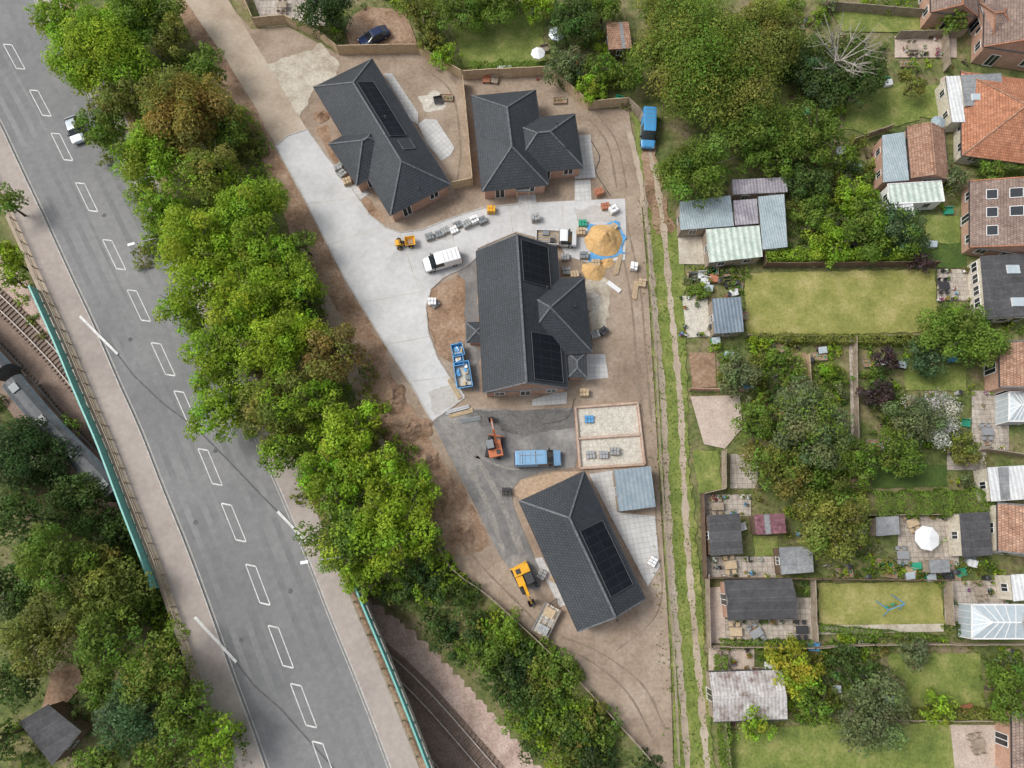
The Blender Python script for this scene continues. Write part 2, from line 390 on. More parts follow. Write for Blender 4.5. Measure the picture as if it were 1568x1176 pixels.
# ---------------------------------------------------------------- ground sheets on the site
poly('site_soil',[(345,0),(385,45),(440,40),(520,84),(640,80),(708,120),(838,114),(900,168),(962,165),(980,280),(993,450),(1003,620),(1013,800),(1026,1000),(1032,1200),(1010,1176),(900,1060),(825,978),(700,870),(655,800),(590,700),(540,600),(440,330),(400,190),(330,60),(300,-20),(280,-120),(340,-120)],SOIL,0,jit=0)
poly('soil_strip',[(205,-120),(235,-120),(285,0),(345,90),(397,172),(412,215),(392,215),(360,160),(310,90),(262,0)],SOILB,1,jit=3)
poly('old_access_road',[(230,-100),(300,-100),(350,0),(408,95),(470,198),(422,222),(395,170),(345,90),(283,0)],OLDR,2)
poly('broken_concrete_pad',[(410,97),(455,82),(492,68),(520,98),(515,118),(482,135),(470,160),(457,178)],OLDC,3,jit=3)
conc=[(422,224),(440,208),(470,198),(500,240),(530,275),(548,303),(565,328),(590,348),(612,356),(645,352),(690,334),(740,318),(800,311),(880,307),(957,304),(959,352),(957,398),(900,402),(868,392),(855,372),(790,355),(731,380),(731,392),(714,408),(680,424),(660,442),(652,470),(656,510),(670,548),(690,580),(706,598),(712,608),(690,625),(661,645),(630,590),(590,528),(530,430),(470,312)]
poly('concrete_access_road',conc,CONC,4)
mb=MB()
for i in range(len(conc)):
    if i in range(12,19): continue
    mb.bar(G(*conc[i],.06),G(*conc[(i+1)%len(conc)],.06),.15,.1,KERB)
mb.build('concrete_edging')
mb=MB()
for a_,b_ in(((470,312),(548,303)),((503,375),(585,348)),((550,465),(652,445)),((590,528),(660,515)),((625,585),(688,577)),((612,356),(640,440)),((690,334),(700,412)),((780,312),(785,355)),((860,308),(865,375))):
    quadline(mb,G(*a_),G(*b_),.07,OLDC,.0505)
mb.build('concrete_joints')
DUST=M('dusty_concrete',[(.42,.4,.37),(.49,.475,.455)],.6,fine=3,fvar=.12,bump=.1)
for px in ([(880,320),(945,312),(955,335),(900,340),(885,345)],[(650,360),(700,350),(690,365),(655,372)],[(655,600),(690,590),(705,612),(668,636)]):
    poly('dust_patch',px,DUST,6,jit=3)
poly('site_driveway',[(661,645),(690,628),(735,626),(800,628),(880,624),(884,700),(880,716),(830,722),(795,735),(783,752),(786,775),(800,810),(830,880),(826,905),(800,900),(765,850),(720,760)],ASPHD,5)
poly('driveway_patch',[(715,628),(800,630),(880,626),(882,655),(800,668),(735,650)],M('fresh_asphalt',[(.09,.088,.085),(.13,.125,.12)],.4),6,jit=3)
DA=M('dusty_asphalt',[(.2,.19,.175),(.3,.285,.26)],.8,fine=4,fvar=.25)
for a_,b_,c_ in(((680,650),(740,760),(775,860)),((695,645),(760,755),(800,850)),((730,700),(790,720),(860,705))):
    P=resample(spline([G(*a_),G(*b_),G(*c_)],8),.5); A=[];B=[]
    for p in P:
        w=.3+.25*noise.noise(p*.7); A.append(V((p.x-w,p.y,.0795))); B.append(V((p.x+w,p.y+w*.6,.0795)))
    strip('dusty_tyre_track',A,B,DA)
poly('soil_bank',[(556,590),(600,580),(640,640),(668,690),(705,750),(735,800),(752,835),(725,850),(690,850),(655,800),(620,730),(580,660)],SOILB,1,jit=4)
poly('soil_strip',[(405,208),(422,226),(470,318),(530,436),(590,534),(600,590),(570,590),(520,480),(450,370),(400,240)],SOILB,1,jit=3)
poly('soil_strip',[(480,190),(520,270),(560,330),(600,345),(560,300),(520,240),(500,190)],SOILB,1,jit=3)
for L_ in([(840,985),(900,1010),(960,1060),(1005,1140)],[(860,975),(920,1000),(985,1050),(1020,1120)],[(700,820),(740,870),(800,930),(850,985)],[(940,330),(965,450),(975,560),(985,640)],[(955,320),(980,440),(990,560),(998,650)],[(900,180),(930,220),(945,290)],[(915,175),(945,220),(960,290)],[(640,100),(690,140),(705,220),(700,280)],[(1000,700),(1005,800),(1010,930),(940,1000)]):
    P=resample(spline([G(*q) for q in L_],8),.45); A=[];B=[]
    for p in P:
        w=.13+.14*noise.noise(p*.9)+random.uniform(-.04,.04); n=V((.9,.3,0)); A.append(V((p.x,p.y,.0195))-n*w); B.append(V((p.x,p.y,.0195))+n*w)
    strip('tyre_track',A,B,TRK)
for px in ([(640,190),(650,182),(668,183),(696,226),(690,238),(676,246),(655,222)],[(588,112),(600,112),(640,172),(640,190),(630,185)],[(880,207),(904,206),(912,272),(880,274)],[(880,276),(904,275),(906,309),(880,309)],[(895,542),(926,542),(932,578),(898,582)],[(902,726),(938,720),(948,785),(1003,790),(1010,868),(992,898),(935,790)],[(792,296),(820,292),(822,318),(794,318)],[(536,284),(548,280),(566,296),(552,306)],[(815,622),(868,618),(868,600),(855,600),(815,612)],[(818,855),(830,853),(868,925),(858,930)]):
    poly('patio',px,PAVE,5)
poly('gravel_margin',[(700,420),(730,392),(735,600),(722,600),(705,500)],ASPHD,3,jit=3)
poly('soil_island',[(660,445),(700,420),(712,430),(712,520),(700,560),(672,545),(656,500),(653,470)],SOILB,5,smooth=False,jit=2)
poly('gravel_margin',[(782,752),(800,735),(850,722),(890,722),(850,742),(800,765)],M('sandy_soil',[(.3,.22,.15),(.36,.27,.19)],.5),6)
poly('rubble_area',[(895,420),(935,430),(930,500),(905,510)],OLDC,2,jit=4)
poly('damp_patch',[(640,150),(665,140),(690,150),(680,168),(650,170)],GRAVW,2,jit=3)
# right-hand track
poly('track_verge',[(968,165),(1000,240),(1010,330),(1050,360),(1048,450),(1052,600),(1055,700),(1065,800),(1072,900),(1080,1000),(1095,1200),(1035,1200),(1028,1000),(1015,800),(1005,620),(995,450),(985,300)],LAWNG,1,jit=3)
TR=[(975,200),(990,262),(1004,350),(1012,440),(1020,520),(1029,620),(1033,720),(1037,800),(1044,900),(1053,1000),(1062,1100),(1070,1200)]
tc=resample(spline([G(*p) for p in TR],6),.4)
for s in(-1.05,1.05):
    o=offset(tc,s); A=[];B=[]
    for i,p in enumerate(o):
        w=.36+.25*noise.noise(p*.5+V((s*9,0,0)))+random.uniform(-.08,.08)
        A.append(V((p.x-w,p.y,.032+s*.001))); B.append(V((p.x+w+random.uniform(-.08,.08),p.y,.032+s*.001)))
    strip('wheel_rut',A,B,OLDR)
poly('track_dirt',[(978,175),(1005,230),(1015,300),(1035,350),(1005,360),(990,300)],SOILB,2,jit=4)
# garden sheets
def lawn(px,m=LAWNG): poly('lawn',px,m,2,jit=1.5,block=True)
def pat(px,m=PAVEO,nm='patio'): poly(nm,px,m,4,block=True)
lawn([(1140,418),(1432,412),(1436,508),(1142,514)],LAWNY)
lawn([(1252,893),(1440,890),(1446,955),(1254,958)],LAWNY)
lawn([(1330,712),(1448,712),(1450,745),(1335,748)],LAWND)
lawn([(1360,1000),(1500,1000),(1510,1085),(1370,1090)])
lawn([(1110,1120),(1330,1105),(1700,1115),(1700,1300),(1110,1300)])
lawn([(1300,150),(1400,118),(1408,185),(1330,205),(1290,195)],LAWNG)
lawn(rect(1155,820,1192,852)); lawn([(690,25),(830,22),(835,95),(710,105)],LAWNG)
lawn(rect(1385,560,1480,598)); lawn([(1060,690),(1100,690),(1105,750),(1070,755)],LAWNG); lawn(rect(1400,130,1445,180),LAWNG)
lawn([(1410,330),(1470,330),(1470,375),(1420,370)],LAWNG); lawn(rect(1150,130,1210,190))
pat([(1057,607),(1133,605),(1137,655),(1110,687),(1078,680)],PINK,'gravel_drive')
pat([(1080,900),(1108,898),(1112,985),(1083,985)],PINK,'gravel_strip'); pat(rect(1435,412,1488,460)); pat(rect(1375,790,1468,865)); pat([(1445,890),(1545,888),(1545,925),(1490,925),(1485,950),(1447,952)])
pat([(1240,958),(1445,955),(1445,967),(1240,972)],OLDC,'garden_path'); pat(rect(1110,948,1235,985)); pat(rect(1080,852,1188,885)); pat([(1044,453),(1083,452),(1088,515),(1052,517)],GRAVW,'gravel_strip')
pat([(1038,362),(1082,362),(1082,405),(1040,404)],OLDC,'concrete_pad'); pat(rect(1118,695,1160,748)); pat(rect(1370,55,1465,88),PINK); pat([(1455,1110),(1700,1110),(1700,1250),(1470,1250)],PINK)
pat(rect(1488,598,1545,690)); pat(rect(1215,915,1250,985)); pat(rect(1075,757,1150,790)); pat(rect(1450,690,1510,720)); pat(rect(1085,990,1155,1035),PINK)
pat([(1400,380),(1480,370),(1480,410),(1400,410)],LAWND,'garden_bed'); pat([(1055,540),(1095,540),(1097,592),(1060,594)],SOILB,'garden_bed'); pat(rect(1205,540,1235,600),SOILB,'garden_bed')
pat([(1440,120),(1450,115),(1452,190),(1435,200)],PINK); pat(rect(1440,1000,1460,1080),LAWNG,'garden_path'); pat([(1300,520),(1312,520),(1318,700),(1304,700)],PAVEO,'garden_path')
pat([(1270,12),(1420,18),(1420,50),(1290,48)],LAWNG,'lawn'); pat([(380,-20),(480,-20),(500,40),(440,35),(400,30)],PAVEO)
pat([(535,28),(560,10),(620,15),(640,70),(540,78),(528,50)],SOILB,'driveway'); pat([(80,1030),(118,1015),(130,1045),(95,1085),(60,1095)],SOILB,'woodland_path')
occ.append(np.array(rect(1326,750,1518,788),float))
# ---------------------------------------------------------------- fences
def fence(name,px,h=1.8,mat=WOODT,post=None,seg=1.8,z0=0):
    P=[G(*p,0) for p in px]; mb=MB(); post=post or mat
    for a,b in zip(P[:-1],P[1:]):
        L=(b-a).length; n=max(1,round(L/seg)); d=(b-a)/L; nn=V((-d.y,d.x,0))
        for k in range(n):
            p=a.lerp(b,k/n); q=a.lerp(b,(k+1)/n); zz=h+random.uniform(-.04,.04); j=random.uniform(-.03,.03)
            mb.box((p+q)/2+V((0,0,zz/2))+nn*j,(q-p)*.485,nn*.025,V((0,0,zz/2-.02)),mat)
            mb.bar(p+V((0,0,zz))+nn*j,q+V((0,0,zz))+nn*j,.1,.05,post)
            mb.box(p+V((0,0,h/2+.05)),d*.06,nn*.06,V((0,0,h/2+.05)),post)
            mb.bar(p+V((0,0,.5))+nn*(j+.05),q+V((0,0,.5))+nn*(j+.05),.05,.09,post)
        mb.box(b+V((0,0,h/2+.05)),d*.06,nn*.06,V((0,0,h/2+.05)),post)
    return mb.build(name)
fence('timber_fence',[(352,-40),(375,0),(393,42),(440,38),(490,60),(520,84),(640,82),(708,122),(838,116),(868,140),(900,168),(958,163)],1.9)
fence('timber_fence',[(710,130),(724,284),(694,290)],1.9)
for L,h,m in([(960,163),(978,180),(985,200)],1.8,WOODB),([(1075,757),(1105,750),(1105,692)],1.8,WOODB),([(1072,758),(1076,884),(1250,886),(1400,888),(1440,888)],1.6,WOODD),\
    ([(1088,988),(1240,990),(1330,985),(1570,985)],1.5,WOODB),([(1142,516),(1300,518),(1435,515)],.9,WOODB),([(1320,1098),(1570,1100)],1.6,WOODB),([(1445,890),(1448,955)],1.6,WOODB),\
    ([(1240,886),(1244,980)],1.5,WOODB),([(1305,520),(1308,700)],1.2,WOODB),([(1320,790),(1470,788)],1.5,WOODB),([(1165,392),(1168,410),(1430,408)],1.6,WOODD),([(1262,15),(1420,28)],1.6,WOODB),([(1055,598),(1140,600)],1.3,BRICK),\
    ([(1235,545),(1238,600),(1205,600)],1.0,WOODT),([(1300,222),(1360,200)],1.5,WOODB),([(1105,1098),(1115,1180)],1.5,WOODB),([(1370,60),(1470,58)],1.6,WOODB),([(1500,690),(1570,700)],1.6,WOODB),([(1440,60),(1445,110)],1.6,WOODB),([(640,0),(655,60),(645,82)],1.6,WOODB),([(1080,880),(1082,990)],1.6,WOODB):
    fence('garden_fence',L,h,m)
SB=spline([G(*p) for p in [(984,285),(989,360),(995,450),(1001,540),(1005,620),(1010,720),(1015,800),(1022,900),(1029,1000),(1034,1100),(1038,1200)]],5)
rail('post_and_wire_fence',SB,1.3,WOODB,2.2,.05,0,bars=(.95,.5))
SB2=spline([G(*p) for p in [(655,800),(690,868),(740,905),(785,945),(825,982),(880,1035),(940,1100),(1010,1178)]],5)
rail('site_boundary_fence',SB2,1.3,WOODB,2.0,.05,0,bars=(.95,.6,.3))
# ---------------------------------------------------------------- buildings
def windows(mb,p,q,z0,z1,nrm,sp=3.0,ww=1.3,door=False,fr=WHITE):
    L=(q-p).length; n=int(L/sp)
    d=(q-p).normalized()
    for k in range(n):
        c=p.lerp(q,(k+.5)/n); zz0,zz1=z0,z1
        if door and k==n//2: zz0=.1
        h=(zz1-zz0)/2; cc=V((c.x,c.y,(zz0+zz1)/2))+nrm*.02
        mb.box(cc,d*ww/2,nrm*.035,V((0,0,h)),fr)
        for s in(-1,1): mb.box(cc+d*s*ww*.235+nrm*.028,d*(ww*.2),nrm*.02,V((0,0,h-.07)),GLASS)
        mb.box(cc+V((0,0,-h-.05))+nrm*.04,d*(ww/2+.06),nrm*.07,V((0,0,.035)),KERB)
def blockb(parent,a,b,w,ze,pitch=32,ea='hip',eb='hip',roof=TILE,wall=BRICK,over=.35,zg=0,win=True,solar=(),lights=(),ridge=RIDGE,twost=False):
    A=G(*a,ze);B=G(*b,ze); d=(B-A).normalized(); n=V((-d.y,d.x,0)); L=(B-A).length
    if (ea,eb)==('hip','hip') and L<w: w=L
    rise=w/2*math.tan(math.radians(pitch)); up=V((0,0,1))
    c00=A-n*w/2;c01=A+n*w/2;c10=B-n*w/2;c11=B+n*w/2
    r0=A+d*(w/2 if ea=='hip' else 0)+up*rise; r1=B-d*(w/2 if eb=='hip' else 0)+up*rise
    mb=MB()
    mb.face([c01,c11,r1,r0],roof); mb.face([c10,c00,r0,r1],roof)
    if ea=='hip': mb.face([c00,c01,r0],roof)
    if eb=='hip': mb.face([c11,c10,r1],roof)
    mb.face([p-up*.16 for p in(c00,c01,c11,c10)],WHITE)
    for p,q in((c00,c01),(c01,c11),(c11,c10),(c10,c00)):
        mb.face([p-up*.16,q-up*.16,q,p],FASC)
    for p,q in((c01,c11),(c10,c00)):
        s=n if (p-A).dot(n)>0 else -n
        mb.bar(p+s*.05-up*.06,q+s*.05-up*.06,.11,.09,DARKM)
    if ridge:
        mb.bar(r0+up*.03,r1+up*.03,.24,.1,ridge)
        if ea=='hip':
            for c in(c00,c01): mb.bar(c+up*.03,r0+up*.03,.2,.08,ridge)
        else:
            for c in(c00,c01): mb.bar(c+up*.02,r0+up*.02,.16,.07,ridge)
        if eb=='hip':
            for c in(c10,c11): mb.bar(c+up*.03,r1+up*.03,.2,.08,ridge)
        else:
            for c in(c10,c11): mb.bar(c+up*.02,r1+up*.02,.16,.07,ridge)
    mb.build('roof',parent)
    mw=MB(); ia=over if ea=='hip' else .14; ib=over if eb=='hip' else .14
    P=[A-n*(w/2-over)+d*ia,A+n*(w/2-over)+d*ia,B+n*(w/2-over)-d*ib,B-n*(w/2-over)-d*ib]
    for i in range(4):
        p,q=P[i],P[(i+1)%4]
        mw.face([V((p.x,p.y,zg)),V((q.x,q.y,zg)),V((q.x,q.y,ze-.165)),V((p.x,p.y,ze-.165))],wall)
    for end,iz,sg,c0,c1,r in((ea,ia,1,c00,c01,r0),(eb,ib,-1,c10,c11,r1)):
        if end!='hip':
            o=d*iz*sg-up*.03; mw.face([c0+o,c1+o,r+o],wall)
    mw.build('walls',parent)
    if win:
        mg=MB(); zs=[(.95,2.15)]+([(3.3,4.5)] if ze>4.4 else [])
        cen=(A+B)/2
        for i in range(4):
            p,q=P[i],P[(i+1)%4]; nr=((p+q)/2-cen); dd=(q-p).normalized(); nr-=dd*nr.dot(dd); nr.z=0; nr.normalize()
            for z0,z1 in zs: windows(mg,V((p.x,p.y,0)),V((q.x,q.y,0)),z0,min(z1,ze-.3),nr,door=(z0<2))
        if mg.f: mg.build('windows',parent)
    def onslope(side,s0,s1,t0,t1,lift,mat,nm,frame=None,fw=.07):
        e0=(c01 if side>0 else c00); dn=n*side
        sl=(-dn*(w/2)+up*rise); slen=sl.length; sl=sl/slen; nn=(d.cross(sl)*(-1 if side<0 else 1)); 
        if nn.z<0: nn=-nn
        q=MB(); base=e0+nn*lift
        pts=[base+d*L*s+sl*slen*t for s,t in((s0,t0),(s1,t0),(s1,t1),(s0,t1))]
        q.face(pts,mat)
        for x,y in zip(pts,pts[1:]+pts[:1]): q.bar(x,y,fw,.07,frame or DARKM)
        q.build(nm,parent)
    for s in solar: onslope(*s,.12,SOLAR,'solar_panels',SFRAME,.06)
    for s in lights: onslope(*s,.09,GLASS,'roof_window',FASC if roof is TILE else WHITE)
    return A,B,d,n,rise
def vent(parent,u,v,z):
    p=G(u,v,z); mb=MB(); mb.cyl(p-V((0,0,.6)),p+V((0,0,.25)),.09,.09,STEEL,8); mb.cyl(p+V((0,0,.25)),p+V((0,0,.36)),.15,.12,DARKM,8); mb.build('vent',parent)
h=empty('brick_bungalow',G(585,210))
s=SC(585,210,2.7)
blockb(h,(525,111),(644,306),102*s,2.7,33,solar=((1,.2,.62,.4,.9),),lights=((1,.65,.72,.38,.75),))
blockb(h,(605,206),(524,252),84*s,2.71,33)
vent(h,590,180,5); vent(h,640,288,3.6)
h=empty('brick_bungalow',G(800,215)); s=SC(800,215,2.7)
blockb(h,(771,142),(789,288),100*s,2.7,33); blockb(h,(775,226),(887,215),93*s,2.71,33)
vent(h,852,190,4); vent(h,866,228,4)
mb=MB(); p=G(800,300); mb.abox(p.x-.9,p.x+.9,p.y-.6,p.y+1.4,2.2,2.32,FASC); mb.cyl((p.x-.75,p.y-.45,0),(p.x-.75,p.y-.45,2.2),.07,.07,WOODT,6); mb.cyl((p.x+.75,p.y-.45,0),(p.x+.75,p.y-.45,2.2),.07,.07,WOODT,6); mb.build('porch',h)
h=empty('brick_house',G(805,480)); s=SC(800,480,2.9)
blockb(h,(791,381),(805,598),126*s,2.9,38,'gable','gable',solar=((1,.03,.32,.25,.92),(1,.66,.97,.12,.82)))
blockb(h,(780,489),(901,481),124*s,2.91,34)
blockb(h,(745,508),(714,509),92*s,2.5,18,roof=TILE)
blockb(h,(883,540),(884,578),28*s,2.6,14,win=False)
vent(h,838,440,4.5); vent(h,880,470,4); vent(h,760,430,4.4)
h=empty('brick_bungalow',G(890,845)); s=SC(890,845,2.7)
blockb(h,(845,744),(937,942),112*s,2.7,34,'hip','gable',solar=((1,.38,.87,.16,.9),))
vent(h,866,800,4.5); vent(h,945,950,4)
def nb(name,blocks,extra=None):
    h=empty(name,G(*blocks[0][0])); 
    for bk in blocks:
        a,b,w,ze,kw=bk; blockb(h,a,b,w,ze,**kw)
    return h
nb('terraced_house',[((1562,-60),(1560,80),9.5,3.3,dict(roof=TILEB,eb='gable',ridge=TILEO,pitch=28)),((1510,36),(1560,32),7,3.2,dict(roof=TILEB,ea='gable',ridge=TILEO,pitch=28))])
nb('terraced_house',[((1458,-70),(1462,22),6.5,3.3,dict(roof=TILEB,eb='gable',ridge=TILEO,pitch=28))])
nb('tiled_bungalow',[((1546,118),(1550,248),13.2,2.3,dict(roof=TILEO,wall=RENDER,ridge=TILER,pitch=24)),((1480,207),(1545,204),5.8,2.29,dict(roof=TILEO,wall=RENDER,ridge=TILER,pitch=24))])
nb('terraced_house',[((1562,288),(1564,390),13,2.3,dict(roof=TILEB,ea='gable',eb='gable',ridge=TILEO,pitch=24,lights=((-1,.16,.3,.25,.42),(-1,.43,.57,.25,.42),(-1,.7,.84,.25,.42),(-1,.16,.3,.6,.8),(-1,.43,.57,.6,.8))))])
nb('terraced_house',[((1578,530),(1580,600),7.5,3.3,dict(roof=TILER,ea='gable',eb='gable'))])
nb('rendered_house',[((1578,778),(1580,852),7.5,3.3,dict(roof=TILER,wall=RENDER,ea='gable',eb='gable'))])
nb('terraced_house',[((1600,1100),(1602,1200),7,3.2,dict(roof=TILEB,ea='gable'))])
def flat(name,px,z,roof,wall=WOODD,over=.15,slope=.15,lights=(),win=False,brd=None):
    occ.append(np.array(px,float))
    P=[G(*p,z) for p in px]; c=sum(P,V((0,0,0)))/len(P); h=empty(name,V((c.x,c.y,0)))
    Q=[p+V((0,0,slope*(1 if i in(0,1) else 0))) for i,p in enumerate(P)]
    mb=MB(); mb.face(Q,roof)
    mb.face([q-V((0,0,.09)) for q in Q],roof)
    for i in range(len(Q)):
        a,b=Q[i],Q[(i+1)%len(Q)]; mb.face([a-V((0,0,.09)),b-V((0,0,.09)),b,a],brd or FASC)
        if brd: mb.bar(a+V((0,0,.03)),b+V((0,0,.03)),.1,.08,brd)
    if (Q[1]-Q[0]).length>3 and brd is None and name!='site_store':
        f=random.uniform(.1,.6); g=f+random.uniform(.12,.25)
        pt=lambda s,t:Q[0].lerp(Q[1],s).lerp(Q[3].lerp(Q[2],s),t)+V((0,0,.02))
        if random.random()<.6: mb.face([pt(f,.02),pt(g,.02),pt(g,.98),pt(f,.98)],random.choice([FELTG,CORW,CORP]) if roof in(CORB,CORG,CORP) else FELTG if roof is not FELT else FELT)
    mb.build('roof',h)
    mb=MB(); W=[p+(c-p).normalized()*over for p in P]
    for i in range(len(W)):
        a,b=W[i],W[(i+1)%len(W)]; zt=z-.1
        mb.face([V((a.x,a.y,0)),V((b.x,b.y,0)),V((b.x,b.y,zt+(slope if i==0 else 0))),V((a.x,a.y,zt+(slope if i in(0,) else 0)))],wall)
    mb.build('walls',h)
    mg=MB()
    for i in range(len(W)):
        a,b=W[i],W[(i+1)%len(W)]; nr=((a+b)/2-c); dd=(b-a).normalized(); nr-=dd*nr.dot(dd); nr.z=0; nr.normalize()
        if win or i==len(W)-1 or i==2: windows(mg,V((a.x,a.y,0)),V((b.x,b.y,0)),.9,min(2.0,z-.35),nr,sp=1.5 if win else 2.6,ww=1.3 if win else .9)
    if mg.f: mg.build('windows',h)
    for (u,v,r) in lights:
        p=G(u,v,z+slope+.1); q=MB(); q.abox(p.x-r,p.x+r,p.y-r*.7,p.y+r*.7,z-.02,z+.28,WHITE,CGLASS); q.build('roof_light',h)
    return h
flat('flat_roof_extension',[(1470,116),(1532,113),(1538,160),(1478,162)],2.9,FELTG,RENDER,lights=((1497,148,.7),(1522,147,.7)))
flat('white_extension',[(1447,118),(1469,117),(1478,187),(1458,187)],2.5,CORW,RENDER)
flat('flat_roof_extension',[(1500,393),(1575,388),(1580,484),(1509,487)],2.7,FELT,RENDER,lights=((1552,412,.8),(1560,462,.8)),win=True)
flat('lean_to',[(1510,716),(1580,712),(1580,764),(1518,768)],2.6,CORW,RENDER)
flat('garage',[(1468,786),(1514,784),(1520,850),(1474,853)],2.6,FELT,RENDER)
flat('lean_to',[(1546,880),(1580,878),(1580,918),(1552,921)],2.7,CORW,RENDER)
flat('outbuilding',[(1040,310),(1118,300),(1124,346),(1042,352)],2.4,CORB,WOODB)
flat('outbuilding',[(1080,352),(1162,346),(1168,393),(1086,402)],2.3,CORG,WOODB)
flat('outbuilding',[(1122,308),(1158,305),(1162,342),(1126,345)],2.5,CORP,WOODB)
flat('outbuilding',[(1160,302),(1200,298),(1206,378),(1168,382)],2.45,CORB,WOODB)
flat('outbuilding',[(1120,276),(1204,272),(1206,294),(1122,298)],2.3,CORP,WOODB)
flat('garden_shed',[(1090,458),(1134,455),(1139,508),(1094,511)],2.2,CORN,WOODB)
flat('garage',[(1350,208),(1384,203),(1392,276),(1352,279)],2.5,CORB,BRICK)
flat('greenhouse',[(1358,283),(1440,278),(1446,308),(1362,313)],2.3,CORG,WHITE,brd=WHITE)
flat('greenhouse',[(1350,313),(1396,311),(1400,336),(1354,337)],2.1,CORW,WHITE,brd=WHITE)
flat('garden_shed',[(1083,789),(1132,786),(1138,848),(1088,851)],2.4,FELT,WOODD)
flat('garden_shed',[(1154,788),(1200,786),(1204,816),(1158,819)],2.1,MAG,WOODD)
flat('garden_shed',[(1192,838),(1243,836),(1246,876),(1196,880)],2.2,FELTG,WOODD)
flat('garden_shed',[(1340,792),(1375,790),(1378,818),(1342,821)],2.1,FELTG,WOODB)
flat('garden_shed',[(1421,858),(1452,856),(1455,876),(1424,878)],2.0,FELTG,WOODB)
flat('garden_shed',[(928,36),(962,34),(968,74),(932,76)],2.2,TILER,WOODD)
flat('site_store',[(940,720),(996,714),(1004,776),(948,783)],2.3,CORS,WOODB)
flat('woodland_shed',[(30,1105),(75,1078),(125,1120),(80,1172)],2.5,FELT,WOODD)
def gshed(name,a,b,w,ze,roof,wall,pitch=18):
    h=empty(name,G(*a)); blockb(h,a,b,w,ze,pitch,'gable','gable',roof,wall,.15,ridge=roof)
gshed('garden_room',(1112,919),(1215,916),4.2,2.4,FELT,BRICK)
gshed('old_outbuilding',(1090,1067),(1200,1063),5.0,2.3,CORR,WOODB,14)
gshed('pantile_shed',(1417,196),(1424,274),5.0,2.3,TILER,BRICK,25)
for px in([(1112,895),(1213,892),(1215,947),(1113,950)],rect(1090,1037,1200,1098),rect(1385,195,1450,275),rect(1480,0,1568,95),rect(1415,-10,1490,25),rect(1460,110,1568,250),rect(1470,270,1568,400),rect(1510,520,1568,645),rect(1520,770,1568,860),rect(1485,920,1568,985),rect(1540,1090,1568,1130)): occ.append(np.array(px,float))
def conserv(u0,v0,u1,v1,zr=2.4):
    h=empty('conservatory',G((u0+u1)/2,(v0+v1)/2)); P=[G(u0,v0,zr),G(u1,v0,zr),G(u1,v1,zr),G(u0,v1,zr)]
    ap0=(P[0]+P[3])/2*.7+(P[1]+P[2])/2*.3+V((0,0,.9)); ap1=(P[0]+P[3])/2*.2+(P[1]+P[2])/2*.8+V((0,0,.9))
    mb=MB()
    for f in((P[0],P[1],ap1,ap0),(P[2],P[3],ap0,ap1),(P[3],P[0],ap0),(P[1],P[2],ap1)): mb.face(f,CGLASS)
    for i in range(4):
        a,b=P[i],P[(i+1)%4]; mb.face([V((a.x,a.y,0)),V((b.x,b.y,0)),b,a],CGLASS)
    mb.build('glazing',h); mb=MB()
    for i in range(4):
        a,b=P[i],P[(i+1)%4]; mb.bar(a,b,.14,.12,WHITE); mb.bar(V((a.x,a.y,0)),a,.1,.1,WHITE)
        tgt=(ap0,ap1) 
        for k in range(0,6):
            p=a.lerp(b,k/5); c=min(tgt,key=lambda t:(t-p).length) if i%2 else ap0.lerp(ap1,(k/5 if i==0 else 1-k/5))
            mb.bar(p,c+V((0,0,.03)),.07,.07,WHITE); mb.bar(V((p.x,p.y,.05)),p,.06,.06,WHITE)
    mb.bar(ap0,ap1,.14,.12,WHITE); mb.build('frame',h)
conserv(1488,926,1572,978); conserv(1545,600,1580,645); 
h=empty('garage_foundation',G(933,668))
P=[G(881,624,.3),G(976,617,.3),G(987,711,.3),G(888,717,.3)]
mb=MB(); mb.face([V((p.x,p.y,.1)) for p in P],GRAVW); mb.build('floor_slab',h)
mb=MB()
def wseg(a,b): mb.bar(V((a.x,a.y,.22)),V((b.x,b.y,.22)),.3,.44,BRICK); mb.bar(V((a.x,a.y,.45)),V((b.x,b.y,.45)),.12,.03,OLDC)
for i in range(4): wseg(P[i],P[(i+1)%4])
wseg(P[0].lerp(P[3],.52),P[1].lerp(P[2],.52)); mb.build('brick_footing',h)
# ---------------------------------------------------------------- vehicles
def XF(u,v,ang,z=.05):
    p=G(u,v,z+1); return Matrix.Translation((p.x,p.y,z))@Matrix.Rotation(math.radians(ang),4,'Z')
def wheels(mb,xs,w,r=.33):
    for x in xs:
        for s in(-1,1):
            mb.cyl((x,s*(w-.22),r),(x,s*(w+.01),r),r,r,RUBBER,14); mb.cyl((x,s*(w+.0),r),(x,s*(w+.02),r),r*.55,r*.5,STEEL,10)
def loft(mb,st,paint,glass_top,glass_side):
    rings=[]
    for x,zb,zm,zr,hw,rw in st:
        rings.append([V((x,-hw*.94,zb)),V((x,-hw,(zb+zm)/2)),V((x,-hw,zm)),V((x,-rw,zr-.03)),V((x,-rw*.75,zr)),V((x,rw*.75,zr)),V((x,rw,zr-.03)),V((x,hw,zm)),V((x,hw,(zb+zm)/2)),V((x,hw*.94,zb))])
    for i in range(len(st)-1):
        a,b=rings[i],rings[i+1]
        for k in range(9):
            m=paint
            if k in(3,4,5) and i in glass_top: m=GLASS
            if k in(2,6) and i in glass_side: m=GLASS
            mb.face([a[k],b[k],b[k+1],a[k+1]],m)
        mb.face([a[0],a[9],b[9],b[0]],DARKM)
    mb.face(rings[0],paint); mb.face(rings[-1][::-1],paint)
